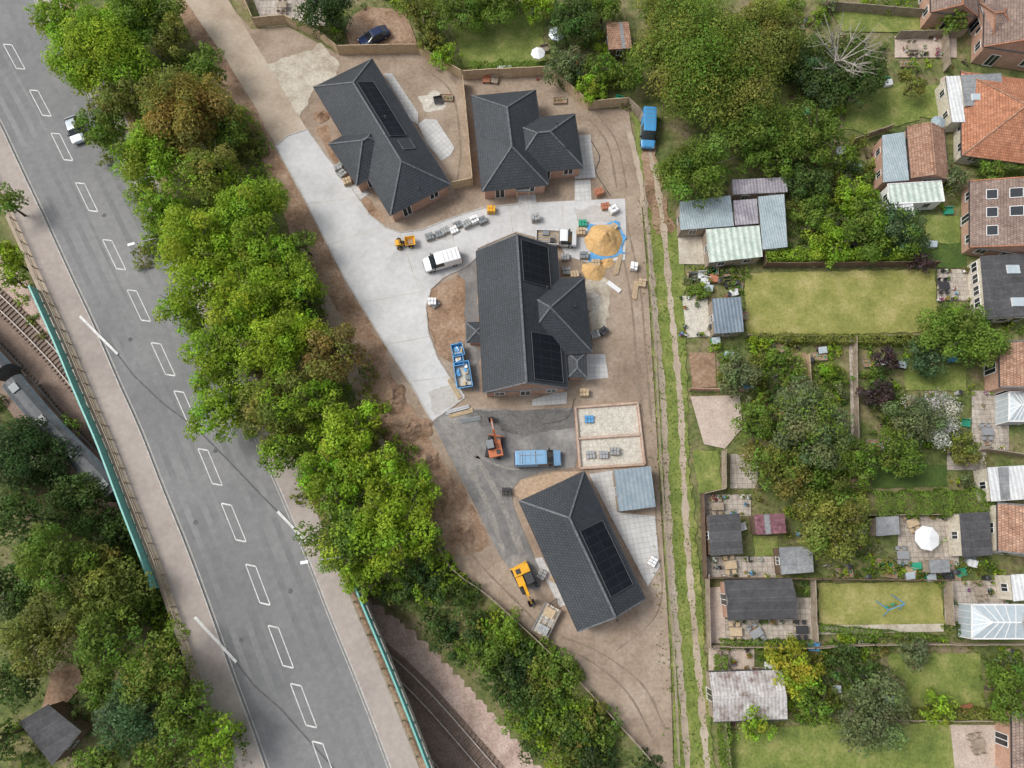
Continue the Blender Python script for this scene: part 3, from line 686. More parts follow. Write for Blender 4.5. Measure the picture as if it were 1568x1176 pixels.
def van(name,u,v,ang,paint,L=5.3,hgt=1.95,rack=False,z=.05):
    X=XF(u,v,ang,z); root=empty(name,X.translation); k=L/5.3; mb=MB(X)
    st=[(2.65*k,.35,.6,.66,.78,.62),(2.55*k,.3,.85,.93,.9,.74),(1.75*k,.3,1.08,1.16,.96,.84),(.95*k,.3,1.15,hgt-.06,.98,.8),(.7*k,.3,1.15,hgt,.98,.84),(-.1*k,.3,1.15,hgt+.02,.98,.85),(-2.5*k,.3,1.15,hgt,.98,.85),(-2.62*k,.3,1.15,hgt-.1,.95,.8),(-2.65*k,.4,1.0,1.2,.92,.78)]
    loft(mb,st,paint,(2,),(2,3,4)); mb.build('body',root,bevel=.02)
    mb=MB(X); wheels(mb,(1.75*k,-1.55*k),.96)
    for s in(-1,1):
        mb.abox(1.2*k,1.4*k,s*1.1-.12,s*1.1+.12,1.05,1.3,DARKM); mb.abox(2.5*k,2.6*k,s*.72-.15,s*.72+.15,.68,.84,LAMPW); mb.abox(-2.7*k,-2.62*k,s*.85-.06,s*.85+.06,.8,1.3,LAMPR)
    mb.abox(2.6*k,2.7*k,-.8,.8,.35,.55,DARKM); mb.abox(-2.74*k,-2.64*k,-.85,.85,.35,.55,DARKM)
    for x in(-2.1,-1.5,-.9,-.3): mb.abox(x*k-.02,x*k+.02,-.68,.68,hgt,hgt+.035,GREYP)
    if rack:
        for x in(-1.9,-.4): mb.bar((x*k,-.75,hgt+.12),(x*k,.75,hgt+.12),.05,.05,STEEL)
        mb.bar((-2.2*k,.3,hgt+.18),(.4,.3,hgt+.18),.05,.04,STEEL)
    mb.build('fittings',root)
def car(name,u,v,ang,paint,L=4.3,z=.05):
    X=XF(u,v,ang,z); root=empty(name,X.translation); k=L/4.3; mb=MB(X)
    st=[(2.12*k,.35,.55,.6,.7,.55),(2.0*k,.25,.7,.76,.84,.7),(1.1*k,.22,.9,.97,.89,.76),(.4*k,.22,.92,1.38,.9,.62),(.1*k,.22,.92,1.44,.9,.64),(-.9*k,.22,.93,1.42,.9,.63),(-1.2*k,.22,.93,1.36,.89,.62),(-1.85*k,.25,.9,1.0,.86,.7),(-2.08*k,.3,.8,.9,.8,.66),(-2.15*k,.4,.6,.66,.72,.6)]
    loft(mb,st,paint,(2,6),(2,3,4,5,6)); mb.build('body',root,bevel=.02)
    mb=MB(X); wheels(mb,(1.35*k,-1.3*k),.88,.31)
    for s in(-1,1):
        mb.abox(.75*k,.92*k,s*.98-.08,s*.98+.08,.9,1.05,DARKM); mb.abox(1.95*k,2.08*k,s*.62-.14,s*.62+.14,.6,.72,LAMPW); mb.abox(-2.13*k,-2.04*k,s*.66-.12,s*.66+.12,.7,.82,LAMPR)
    mb.build('fittings',root)
van('white_van',677,398,197+0,VWHITE,4.9,1.9)
van('blue_van',824,702,2,VLBLUE,5.6,2.2,rack=True)
van('blue_van',993,197,-94,VBLUE,5.6,2.1)
car('navy_car',572,53,212,VNAVY,4.6)
car('parked_car',112,196,-66,VSIL,4.3)
X=XF(853,364,-3); root=empty('flatbed_truck',X.translation); mb=MB(X)
st=[(2.6,.35,.6,.66,.78,.62),(2.5,.3,.85,.93,.9,.74),(1.95,.3,1.05,1.13,.95,.84),(1.35,.3,1.1,1.85,.96,.8),(1.1,.3,1.1,1.9,.96,.82),(.5,.3,1.1,1.9,.96,.82),(.35,.3,1.1,1.82,.95,.8)]
loft(mb,st,VWHITE,(2,),(2,3,4)); mb.build('cab',root,bevel=.02)
mb=MB(X); mb.abox(-2.7,.25,-.98,.98,.75,.85,WOODB)
for s in(-1,1): mb.abox(-2.7,.25,s*.97-.03,s*.97+.03,.85,1.2,VWHITE)
mb.abox(-2.75,-2.7,-.98,.98,.85,1.2,VWHITE); mb.abox(.25,.3,-.98,.98,.85,1.9,STEEL); mb.abox(-2.5,.2,-.4,.4,.4,.74,DARKM)
for i in range(6): mb.bar((-2.4,-.6+i*.2,.93+.02*i),(-.2,-.5+i*.2,.95),.14,.06,WOODT if i%2 else STEEL)
mb.abox(-1.9,-1.1,.2,.8,.86,1.25,GREYP); mb.abox(-.9,-.3,-.8,-.2,.86,1.3,DARKM)
mb.build('load_bed',root); mb=MB(X); wheels(mb,(1.8,-1.7),.95)
for s in(-1,1): mb.abox(1.5,1.68,s*1.1-.1,s*1.1+.1,1.0,1.3,DARKM)
mb.build('fittings',root)
def excavator(u,v,ang,body,cabc,boomang=0,sc=1.0,fold=1.0,armc=None):
    armc=armc or body
    X=XF(u,v,ang)@Matrix.Scale(sc,4); root=empty('excavator',X.translation)
    mb=MB(X)
    for s in(-1,1):
        mb.abox(-1.2,1.2,s*.75-.2,s*.75+.2,.12,.55,RUBBER)
        for x in(-1.2,1.2): mb.cyl((x,s*.75-.2,.335),(x,s*.75+.2,.335),.215,.215,RUBBER,12)
        for i in range(12): mb.abox(-1.25+i*.21,-1.17+i*.21,s*.75-.21,s*.75+.21,.54,.58,DARKM)
    mb.abox(-.6,.6,-.55,.55,.3,.5,DARKM); mb.abox(1.3,1.45,-.95,.95,.15,.5,body); mb.build('tracks',root)
    X2=X@Matrix.Rotation(math.radians(boomang),4,'Z')
    mb=MB(X2); mb.abox(-1.3,.6,-.85,.85,.6,.8,DARKM); mb.abox(-1.35,-.4,-.85,.85,.8,1.35,body); mb.abox(-.4,.65,-.85,-.1,.8,1.15,body)
    mb.abox(-1.1,-.6,-.6,-.1,1.35,1.42,DARKM); mb.build('upper_body',root,bevel=.06)
    mb=MB(X2)
    mb.abox(-.35,.7,.05,.85,.8,1.3,GLASS); mb.abox(-.3,.6,.1,.8,1.3,2.1,GLASS); mb.abox(-.35,.68,.04,.86,2.1,2.2,cabc)
    for x in(-.33,.64):
        for y in(.08,.82): mb.bar((x,y,.8),(x,y,2.1),.07,.07,cabc)
    mb.build('cab',root,bevel=.02)
    mb=MB(X2); a=V((.6,-.3,1.0)); b=V((1.7,-.3,2.5)); c=V((2.9*fold,-.3,2.2)); d=V((3.5*fold,-.3,.9))
    mb.bar(a,b,.28,.34,armc); mb.bar(b,c,.26,.3,armc); mb.bar(c,d,.2,.26,armc); mb.bar(a+V((.2,0,-.1)),b.lerp(c,.3)-V((0,0,.2)),.1,.1,STEEL); mb.bar(b+V((0,0,.3)),c+V((.1,0,.15)),.1,.1,STEEL)
    e=d+V((.1,0,-.3)); 
    for s in(-.35,.35): mb.face([e+V((-.3,s,.35)),e+V((.2,s,.3)),e+V((.3,s,-.25)),e+V((-.1,s,-.4)),e+V((-.4,s,-.1))],DARKM)
    mb.face([e+V((-.3,-.35,.35)),e+V((-.3,.35,.35)),e+V((-.4,.35,-.1)),e+V((-.4,-.35,-.1))],DARKM)
    mb.face([e+V((-.4,-.35,-.1)),e+V((-.4,.35,-.1)),e+V((-.1,.35,-.4)),e+V((-.1,-.35,-.4))],DARKM)
    mb.face([e+V((-.1,-.35,-.4)),e+V((-.1,.35,-.4)),e+V((.3,.35,-.25)),e+V((.3,-.35,-.25))],DARKM)
    mb.build('boom_and_bucket',root)
excavator(757,683,80,RED,GREYP,22,1.0,.95,RED)
excavator(803,885,118,YEL,DARKM,175,1.12,.72)
def dumper(u,v,ang,sc=1,cab=False,name='site_dumper'):
    X=XF(u,v,ang)@Matrix.Scale(sc,4); root=empty(name,X.translation)
    mb=MB(X)
    for x in(-1.1,1.0):
        for s in(-1,1):
            mb.cyl((x,s*.65,.45),(x,s*1.0,.45),.45,.45,RUBBER,16); mb.cyl((x,s*1.0,.45),(x,s*1.02,.45),.22,.2,YEL,10)
    mb.abox(-1.5,1.2,-.4,.4,.4,.65,DARKM); mb.build('chassis',root)
    mb=MB(X)
    o=[(.1,-.85,1.3),(1.9,-.85,1.25),(1.9,.85,1.25),(.1,.85,1.3)]; b=[(.5,-.5,.7),(1.5,-.5,.65),(1.5,.5,.65),(.5,.5,.7)]
    for i in range(4):
        j=(i+1)%4; mb.face([o[i],o[j],b[j],b[i]],YEL); mb.bar(o[i],o[j],.08,.08,YEL)
    mb.face(b,DARKM); mb.abox(.5,1.5,-.5,.5,.66,.8,SOILB); mb.build('hopper',root)
    mb=MB(X); mb.abox(-1.7,-.7,-.55,.55,.65,1.25,YEL); mb.abox(-.7,-.3,-.5,.5,.65,.9,YEL); mb.abox(-.75,-.3,-.25,.25,1.0,1.15,DARKM); mb.abox(-.85,-.7,-.25,.25,1.0,1.6,DARKM)
    mb.bar((-.1,0,.9),(-.2,0,1.4),.06,.06,DARKM); mb.build('engine_cover_and_seat',root,bevel=.05)
    mb=MB(X)
    for s in(-.5,.5): mb.bar((-.9,s,1.2),(-.9,s,2.3),.08,.08,DARKM)
    mb.bar((-.9,-.5,2.3),(-.9,.5,2.3),.08,.08,DARKM)
    mb.build('roll_bar',root)
dumper(619,369,8,.72)
X=XF(837,950,62); root=empty('flat_trailer',X.translation); mb=MB(X)
for i in range(9): mb.abox(-1.7,1.7,-.95+i*.213,-.95+i*.213+.19,.6,.66,GRAVW if i%3 else WOODB)
mb.abox(-1.75,1.75,-1,-.96,.5,.95,STEEL); mb.abox(-1.75,1.75,.98,1.02,.5,.95,STEEL); mb.abox(-.05,.05,-.95,.95,.67,.8,STEEL)
mb.abox(-1.5,-.6,-.7,.6,.67,1.2,BLOCKM); mb.abox(.4,1.4,-.5,.7,.67,1.0,WOODT)
mb.bar((1.7,-.5,.5),(2.7,0,.45),.08,.08,DARKM); mb.bar((1.7,.5,.5),(2.7,0,.45),.08,.08,DARKM); mb.build('deck',root)
mb=MB(X); wheels(mb,(-.4,.4),1.0,.3); mb.build('wheels',root)
def lamp(hu,hv,bu,bv,hh=8.0):
    Hd=G(hu,hv,hh); B=G(bu,bv,hh); B=V((B.x,B.y,0)); d=(V((Hd.x,Hd.y,0))-B); root=empty('street_lamp',B)
    mb=MB(); mb.cyl(B,B+V((0,0,1.4)),.11,.11,STEEL,10); mb.cyl(B+V((0,0,1.4)),B+V((0,0,hh-.5)),.07,.045,STEEL,10)
    a=B+V((0,0,hh-.5)); m=B+d*.15+V((0,0,hh-.1)); mb.cyl(a,m,.05,.045,STEEL,8); mb.cyl(m,Hd,.045,.04,STEEL,8); mb.build('column_and_arm',root)
    dn=d.normalized(); n=V((-dn.y,dn.x,0)); mb=MB(); mb.box(Hd,dn*.42,n*.17,V((0,0,.06)),VWHITE); mb.box(Hd-V((0,0,.08)),dn*.25,n*.1,V((0,0,.03)),LAMPW); mb.build('lantern',root,bevel=.03)
lamp(201,374,242,363); lamp(466,861,520,853)
# ---------------------------------------------------------------- site clutter
def heap(name,u,v,rx,ry,h,mat,seed=0,z=.05,rgh=1.0):
    c=G(u,v,0); s=SC(u,v); n=36; rg=14; mb=MB(); pts=[[] for _ in range(rg+1)]
    for r in range(rg+1):
        t=r/rg
        for k in range(n):
            a=2*math.pi*k/n; e=1+.25*rgh*noise.noise(V((math.cos(a)*1.6,math.sin(a)*1.6,seed)))*2
            x=math.cos(a)*rx*s*t*e; y=math.sin(a)*ry*s*t*e
            zz=h*(1-t)**1.1+((.45*h*rgh*noise.noise(V((x,y,seed))*.9)+.25*h*rgh*noise.noise(V((x,y,seed))*2.6)) if 0<r<rg else 0)*(1-t); pts[r].append(V((c.x+x,c.y+y,z+max(zz,0))))
    for r in range(rg):
        for k in range(n): mb.face([pts[r][k],pts[r][(k+1)%n],pts[r+1][(k+1)%n],pts[r+1][k]],mat)
    return mb.build(name,smooth=True)
def tarp(px,seed=0):
    P=[G(*p,.09) for p in px]; N=18; mb=MB()
    def pt(i,j):
        a=P[0].lerp(P[1],i/N); b=P[3].lerp(P[2],i/N); p=a.lerp(b,j/N); e=.7*noise.noise(p*.6+V((seed,0,0)))
        return p+V((e,noise.noise(p*.7+V((0,seed,5)))*.8,.07+.12*abs(noise.noise(p*2.2))))
    for i in range(N):
        for j in range(N): mb.face([pt(i,j),pt(i+1,j),pt(i+1,j+1),pt(i,j+1)],TARP)
    mb.build('blue_tarpaulin',smooth=True)
tarp([(900,344),(950,340),(960,393),(906,400)]); heap('sand_heap',925,369,29,27,2.0,SAND,1,.22,.45); heap('sand_heap',909,414,19,15,1.0,SAND,3,rgh=.6); heap('sand_heap',930,402,12,8,.5,SAND,6)
heap('gravel_heap',906,462,14,16,.8,GRAVW,5); heap('spoil_heap',628,655,38,22,1.5,SOILB,7,-.1); heap('spoil_heap',604,610,22,30,1.2,SOILB,8,-.1); heap('spoil_heap',690,765,22,35,1.0,SOILB,9,-.1); heap('spoil_heap',655,705,24,20,1.3,SOILB,10,-.1); heap('spoil_heap',715,815,18,22,.8,SOILB,13,-.1); heap('spoil_heap',492,178,12,10,.6,SOILB,12); heap('gravel_heap',664,157,14,9,.3,GRAVW,11)
def pallet(u,v,ang=0,load=None,hh=.7,w=1.1,l=.95):
    X=XF(u,v,ang,.05); mb=MB(X)
    for i in range(6): mb.abox(-w/2,w/2,-l/2+i*l/6,-l/2+i*l/6+l*.13,.1,.13,WOODT)
    for y in(-l/2+.04,0,l/2-.04): mb.abox(-w/2,w/2,y-.04,y+.04,0,.1,WOODT)
    if load:
        n=3
        for i in range(n):
            for j in range(2):
                hh2=hh*random.uniform(.7,1); mb.abox(-w/2+.03+i*w/n,-w/2+(i+1)*w/n-.02,-l/2+.03+j*l/2,-l/2+(j+1)*l/2-.02,.13,.13+hh2,load)
    mb.build('loaded_pallet' if load else 'timber_pallet')
for i,(u,v,a,l) in enumerate([(657,359,20,GREYP),(672,354,20,GREYP),(681,349,25,BLOCKM),(694,348,30,VWHITE),(700,340,25,GREYP),(714,340,30,BLOCKM),(726,334,28,VWHITE),(738,334,28,GREYP),(820,331,10,BLOCKM),(752,318,0,YEL),(868,412,5,BLOCKM),(880,418,5,WOODT),(870,425,0,None),(940,318,30,VWHITE),(928,312,10,TERR),(918,291,20,TERR),(893,338,0,GRNP),(890,352,0,WOODT),(912,510,15,BLOCKM),(925,505,45,DARKM),(905,520,0,WOODB),(913,400,5,WOODT),(895,388,0,GREYP),(940,345,50,WOODT),(661,460,0,VWHITE),(665,462,40,GREYP),(905,695,5,STEEL),(925,695,0,STEEL),(942,690,0,BLOCKM),(903,640,0,TARP),(985,430,80,WOODT),(972,405,80,VWHITE),(866,390,0,BLOCKM),(522,262,45,BLOCKM),(516,253,20,BLOCKM),(530,274,20,WOODT),(1001,860,60,VWHITE),(830,880,60,BLOCKM),(850,885,60,None),(775,752,0,DARKM),(895,600,0,WOODT)]):
    pallet(u,v,a,l,random.uniform(.3,.9))
for u,v,a,L,m in((942,435,-40,2.0,VWHITE),(948,400,75,3,WOODT),(700,625,15,3,STEEL),(705,630,15,3,WOODT),(695,592,-60,3,WOODT),(940,360,88,3.5,WOODT),(720,640,10,2.5,GREYP),(975,440,80,2.5,WOODT)):
    mb=MB(XF(u,v,a))
    for i in range(5): mb.abox(-L/2+random.uniform(-.1,.1),L/2,-.3+i*.12,-.3+i*.12+.1,0,.12+.05*(i%2),m)
    mb.build('timber_stack')
for L_ in([(905,215),(918,240),(912,262),(925,285),(935,300)],[(870,430),(850,436),(842,428)],[(880,610),(868,640),(830,650)]):
    P=spline([G(*q,.08) for q in L_],8); mb=MB()
    for p,q in zip(P[:-1],P[1:]): mb.bar(p,q,.06,.05,DARKM)
    mb.build('hose')
for u,v,a,L,W in((709,574,-80,3.3,1.9),(701,536,-75,1.6,1.4),(702,551,-80,1.5,1.2)):
    X=XF(u,v,a); mb=MB(X); o=[(-L/2,-W/2,1.2),(L/2,-W/2,1.2),(L/2,W/2,1.2),(-L/2,W/2,1.2)]; b=[(-L/2+.35,-W/2+.1,.05),(L/2-.35,-W/2+.1,.05),(L/2-.35,W/2-.1,.05),(-L/2+.35,W/2-.1,.05)]
    for i in range(4):
        j=(i+1)%4; mb.face([b[i],b[j],o[j],o[i]],TARP); mb.bar(o[i],o[j],.1,.1,TARP)
    mb.face([V(p)+V((0,0,.6)) for p in b],GRAVW)
    for i in range(9): 
        p=V((random.uniform(-L/2+.5,L/2-.5),random.uniform(-W/2+.3,W/2-.3),.85)); mb.box(p,V((.3,.1*random.uniform(-1,1),.1)),V((-.03,.18,0)),V((0,0,.12)),random.choice([WOODT,VWHITE,TARP,GREYP,TARP]))
    mb.build('waste_skip')
# garden furniture
def parasol(u,v,r,mat,name='garden_parasol'):
    p=G(u,v,2.3); mb=MB(); n=8; ap=V((p.x,p.y,2.6)); R=[V((p.x+r*math.cos(2*math.pi*k/n+.2),p.y+r*math.sin(2*math.pi*k/n+.2),2.15)) for k in range(n)]
    for k in range(n): mb.face([R[k],R[(k+1)%n],ap],mat); mb.face([R[k],R[(k+1)%n],R[(k+1)%n]-V((0,0,.15)),R[k]-V((0,0,.15))],mat)
    mb.cyl((p.x,p.y,.05),(p.x,p.y,2.65),.03,.03,STEEL,6); mb.cyl((p.x,p.y,0),(p.x,p.y,.1),.3,.28,DARKM,12); mb.build(name)
parasol(1421,824,1.45,VWHITE); parasol(853,50,1.2,VSIL); parasol(1438,186,1.0,CORB); parasol(824,80,1.0,VWHITE)
def tableset(u,v,a,m=WOODT):
    X=XF(u,v,a,.05); mb=MB(X); mb.abox(-.7,.7,-.45,.45,.7,.75,m)
    for x in(-.6,.6):
        for y in(-.38,.38): mb.abox(x-.04,x+.04,y-.04,y+.04,0,.7,m)
    for x in(-.4,.4):
        for s in(-1,1):
            mb.abox(x-.23,x+.23,s*.8-.22,s*.8+.22,.42,.46,m); mb.abox(x-.23,x+.23,s*1.03-.02,s*1.03+.02,.46,.9,m)
            for dx in(-.2,.2): mb.abox(x+dx-.02,x+dx+.02,s*.8-.02,s*.8+.02,0,.42,m)
    mb.build('garden_table_and_chairs')
for t in((1448,436,0,DARKM),(1400,800,20,WOODT),(1385,850,0,STEEL),(1128,968,0,WOODT),(1505,905,10,WOODB),(1400,70,0,WOODB),(1120,865,5,WOODT),(1515,660,0,STEEL),(1160,970,30,STEEL),(1480,700,0,WOODB),(1230,965,0,DARKM),(1110,1012,0,WOODB),(1500,1140,10,WOODB),(1100,775,0,WOODB),(430,5,0,WOODB)): tableset(*t)
mb=MB(XF(1366,928,20))
for x in(-1,1):
    for s in(-1,1): mb.bar((x,s*.9,0),(x,0,2),.07,.07,TARP)
mb.bar((-1,0,2),(1,0,2),.08,.08,TARP)
for y in(-.4,.4):
    mb.bar((y-.15,0,2),(y-.15,0,.5),.02,.02,DARKM); mb.bar((y+.15,0,2),(y+.15,0,.5),.02,.02,DARKM); mb.abox(y-.22,y+.22,-.12,.12,.45,.5,GRNP)
mb.build('garden_swing_set')
mb=MB(XF(773,105,2)); mb.abox(-1.0,1.0,-.7,.7,.72,.78,VWHITE)
for x in(-.9,.9):
    for y in(-.6,.6): mb.abox(x-.04,x+.04,y-.04,y+.04,0,.72,VWHITE)
mb.build('white_garden_table')
# ---------------------------------------------------------------- vegetation
class Leaves:
    def __init__(s): s.c=[];s.n=[];s.s=[];s.col=[];s.tv=[];s.tf=[]
    def add(s,c,n,size,col): s.c.append(c);s.n.append(n);s.s.append(size);s.col.append(col)
    def cone(s,p,q,r0,r1,n=6):
        p=V(p);q=V(q);dn=(q-p).normalized(); up=V((0,0,1)) if abs(dn.z)<.95 else V((1,0,0)); a=up.cross(dn).normalized(); b=dn.cross(a)
        i=len(s.tv)
        for o,r in((p,r0),(q,r1)):
            for k in range(n): t=2*math.pi*k/n; s.tv.append(tuple(o+(a*math.cos(t)+b*math.sin(t))*r))
        for k in range(n): s.tf.append((i+k,i+(k+1)%n,i+n+(k+1)%n,i+n+k))
    def build(s,name,bark=None):
        c=np.concatenate(s.c);n=np.concatenate(s.n);sz=np.concatenate(s.s);col=np.concatenate(s.col); N=len(c)
        n=n/np.maximum(np.linalg.norm(n,axis=1,keepdims=True),1e-6)
        r=rng.normal(size=(N,3)); t=np.cross(n,r); t/=np.maximum(np.linalg.norm(t,axis=1,keepdims=True),1e-6); b=np.cross(n,t)
        hs=(sz/2)[:,None]; bend=n*hs*.35
        vv=np.stack([c-t*hs*1.15,c-b*hs*.72+bend,c+t*hs*1.15,c+b*hs*.72+bend],1).reshape(-1,3)
        nv=N*4; tv=np.array(s.tv).reshape(-1,3) if s.tv else np.zeros((0,3)); tf=np.array(s.tf,int).reshape(-1,4)+nv if s.tf else np.zeros((0,4),int)
        allv=np.concatenate([vv,tv]); allf=np.concatenate([np.arange(nv).reshape(-1,4),tf]); nf=len(allf)
        me=bpy.data.meshes.new(name); me.vertices.add(len(allv)); me.vertices.foreach_set('co',allv.astype(np.float32).ravel())
        me.loops.add(nf*4); me.loops.foreach_set('vertex_index',allf.astype(np.int32).ravel())
        me.polygons.add(nf); me.polygons.foreach_set('loop_start',np.arange(0,nf*4,4,dtype=np.int32)); me.polygons.foreach_set('loop_total',np.full(nf,4,dtype=np.int32))
        me.materials.append(LEAF); me.materials.append(bark or BARK)
        mi=np.zeros(nf,np.int32); mi[N:]=1; me.polygons.foreach_set('material_index',mi)
        at=me.attributes.new('col','FLOAT_COLOR','FACE'); cc=np.ones((nf,4),np.float32); cc[:N,:3]=np.clip(col,0.003,.8); at.data.foreach_set('color',cc.ravel())
        me.update(calc_edges=True); ob=bpy.data.objects.new(name,me); COL.objects.link(ob); return ob
PAL=dict(bright=(.285,.44,.04),lime=(.345,.485,.04),mid=(.185,.29,.045),dark=(.105,.175,.042),deep=(.068,.122,.038),olive=(.25,.285,.06),orange=(.35,.29,.07),rust=(.29,.225,.07),blue=(.11,.195,.08),grey=(.2,.25,.11),purple=(.1,.065,.07),yellow=(.44,.45,.05),white=(.65,.67,.58),red=(.35,.08,.07),magenta=(.4,.14,.26))
def crown(L,c,R,H,base,dens=1.0,size=.3,flat=.8,clumps=None,sparse=0):
    c=np.array(c,float); K=clumps or int(14+R*R*1.3); K=min(K,90)
    ph=rng.uniform(0,6.28,3)
    d=rng.normal(size=(K,3)); d[:,2]=np.abs(d[:,2])*1.0-.25; d/=np.linalg.norm(d,axis=1,keepdims=True)
    th=np.arctan2(d[:,1],d[:,0]); irr=1+.14*np.sin(2*th+ph[0])+.10*np.sin(3*th+ph[1])+.07*np.sin(5*th+ph[2])
    rad=rng.uniform(.45,.86,K)**.7
    cc=c+d*rad[:,None]*np.stack([R*irr,R*irr,np.full(K,H)],1)
    cr=R*rng.uniform(.15,.32,K)*(1 if R>1.6 else 1.3)
    br=rng.uniform(.75,1.22,K); hue=rng.normal(0,.08,(K,3))
    area=4*np.pi*(cr**2).sum()*.62
    n=int(area/(size*size*.8)*1.0*dens); n=min(n,26000)
    w=cr**2/(cr**2).sum(); k=rng.choice(K,n,p=w)
    e=rng.normal(size=(n,3)); e[:,2]+=.45; e/=np.linalg.norm(e,axis=1,keepdims=True)
    rr=rng.uniform(.6,1.08,n)[:,None]
    p=cc[k]+e*cr[k][:,None]*rr*np.array([1,1,.8])
    nn=e*.8+rng.normal(0,.42,(n,3)); nn[:,2]+=.25
    col=np.array(base)[None,:]*(1+hue[k])*br[k][:,None]*rng.uniform(.74,1.26,n)[:,None]
    L.add(p,nn,size*rng.uniform(.6,1.35,n),col)
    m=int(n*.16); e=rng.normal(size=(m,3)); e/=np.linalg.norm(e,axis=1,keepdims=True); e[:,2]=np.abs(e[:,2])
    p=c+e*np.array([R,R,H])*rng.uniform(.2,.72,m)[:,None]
    if not sparse: L.add(p,rng.normal(0,.5,(m,3))+np.array([0,0,.5]),size*1.7*np.ones(m),np.array(base)[None,:]*rng.uniform(.65,.98,m)[:,None])  # inner leaves get a darker colour: shade painted inside the crown
def tree(u,v,rpx,h,pal,name='deciduous_tree',dens=1.0,size=.3,pal2=None,sparse=0,bark=None):
    g=G(u,v,0); zb=h1(g.x,g.y) if rpx>0 else 0; zc=zb+h*.58
    p=G(u,v,zc); zb=h1(p.x,p.y); R=rpx*SC(u,v,zc); H=h*.42
    L=Leaves(); b=V((p.x+random.uniform(-.4,.4),p.y+random.uniform(-.4,.4),zb))
    t=V((p.x,p.y,zb+h*.5)); r=.05+.022*h; L.cone(b,t,r,r*.6,8)
    nl=7 if not sparse else 16
    for k in range(nl):
        a=2*math.pi*k/nl+random.uniform(-.3,.3); s=b.lerp(t,random.uniform(.55,1)); q=V((p.x+math.cos(a)*R*.75*random.uniform(.6,1.1),p.y+math.sin(a)*R*.75*random.uniform(.6,1.1),zb+h*random.uniform(.6,.95)))
        m=s.lerp(q,.5)+V((random.uniform(-.3,.3),random.uniform(-.3,.3),.2)); L.cone(s,m,r*.45,r*.28,5); L.cone(m,q,r*.28,r*.08,5)
        for _ in range(6 if sparse else 1):
            q2=m.lerp(q,random.uniform(.2,.8))+V((random.uniform(-1,1),random.uniform(-1,1),random.uniform(0,.6)))*R*.3; L.cone(m.lerp(q,.2),q2,r*.2,r*.06,4)
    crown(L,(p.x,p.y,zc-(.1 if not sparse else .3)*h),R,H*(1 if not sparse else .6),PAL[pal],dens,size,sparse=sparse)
    if pal2: crown(L,(p.x+random.uniform(-.2,.2)*R,p.y+random.uniform(-.2,.2)*R,zc),R*.8,H*1.05,PAL[pal2],dens*.45,size,sparse=1)
    return L.build(name,bark)
for t in [(150,75,78,10,'bright','lime'),(215,15,55,10,'mid','bright'),(195,150,45,9,'olive'),(90,25,45,9,'bright'),(262,55,36,8,'olive'),(285,175,72,11,'orange','olive'),(315,98,34,8,'mid'),(232,235,58,10,'bright'),(325,262,52,10,'olive','bright'),(345,190,36,8,'mid'),(245,315,42,9,'bright'),(380,315,62,10,'bright'),(300,385,72,11,'lime'),(400,385,58,10,'bright'),(462,372,28,7,'mid'),(285,470,45,9,'bright'),(375,460,70,11,'lime'),(450,440,58,10,'bright'),(340,545,60,10,'bright'),(425,520,62,10,'lime'),(505,540,52,10,'rust','olive'),(345,625,52,9,'bright'),(425,620,62,10,'olive','bright'),(490,625,42,9,'bright'),(440,690,44,8,'mid','bright'),(530,665,56,9,'lime'),(505,735,55,9,'bright'),(575,725,52,9,'lime'),(635,745,42,8,'bright'),(520,825,58,9,'mid','lime'),(600,810,68,10,'lime'),(560,880,42,7,'bright'),(655,830,30,6,'mid'),(160,195,40,8,'mid'),(12,395,34,7,'lime'),(10,310,26,6,'mid'),(20,425,22,5,'bright')]:
    tree(t[0],t[1],t[2],t[3],t[4],pal2=t[5] if len(t)>5 else None,dens=.85)
for t in [(45,700,62,9,'deep'),(95,655,22,5,'mid'),(115,770,52,9,'dark'),(20,790,50,9,'dark'),(175,820,42,8,'dark'),(80,860,62,10,'mid'),(160,900,62,10,'olive'),(15,900,50,9,'dark'),(235,920,48,8,'mid'),(270,965,40,7,'bright'),(60,970,60,9,'olive'),(160,985,52,9,'mid'),(235,1030,58,9,'mid','olive'),(20,1045,42,8,'dark'),(150,1060,30,7,'mid'),(200,1100,58,9,'blue'),(280,1100,52,9,'mid'),(330,1140,42,8,'bright'),(255,1165,50,8,'mid'),(150,1165,42,7,'mid'),(5,1130,30,6,'dark'),(210,870,26,5,'mid')]:
    tree(t[0],t[1],t[2],t[3],t[4],dens=.75,pal2=t[5] if len(t)>5 else None)
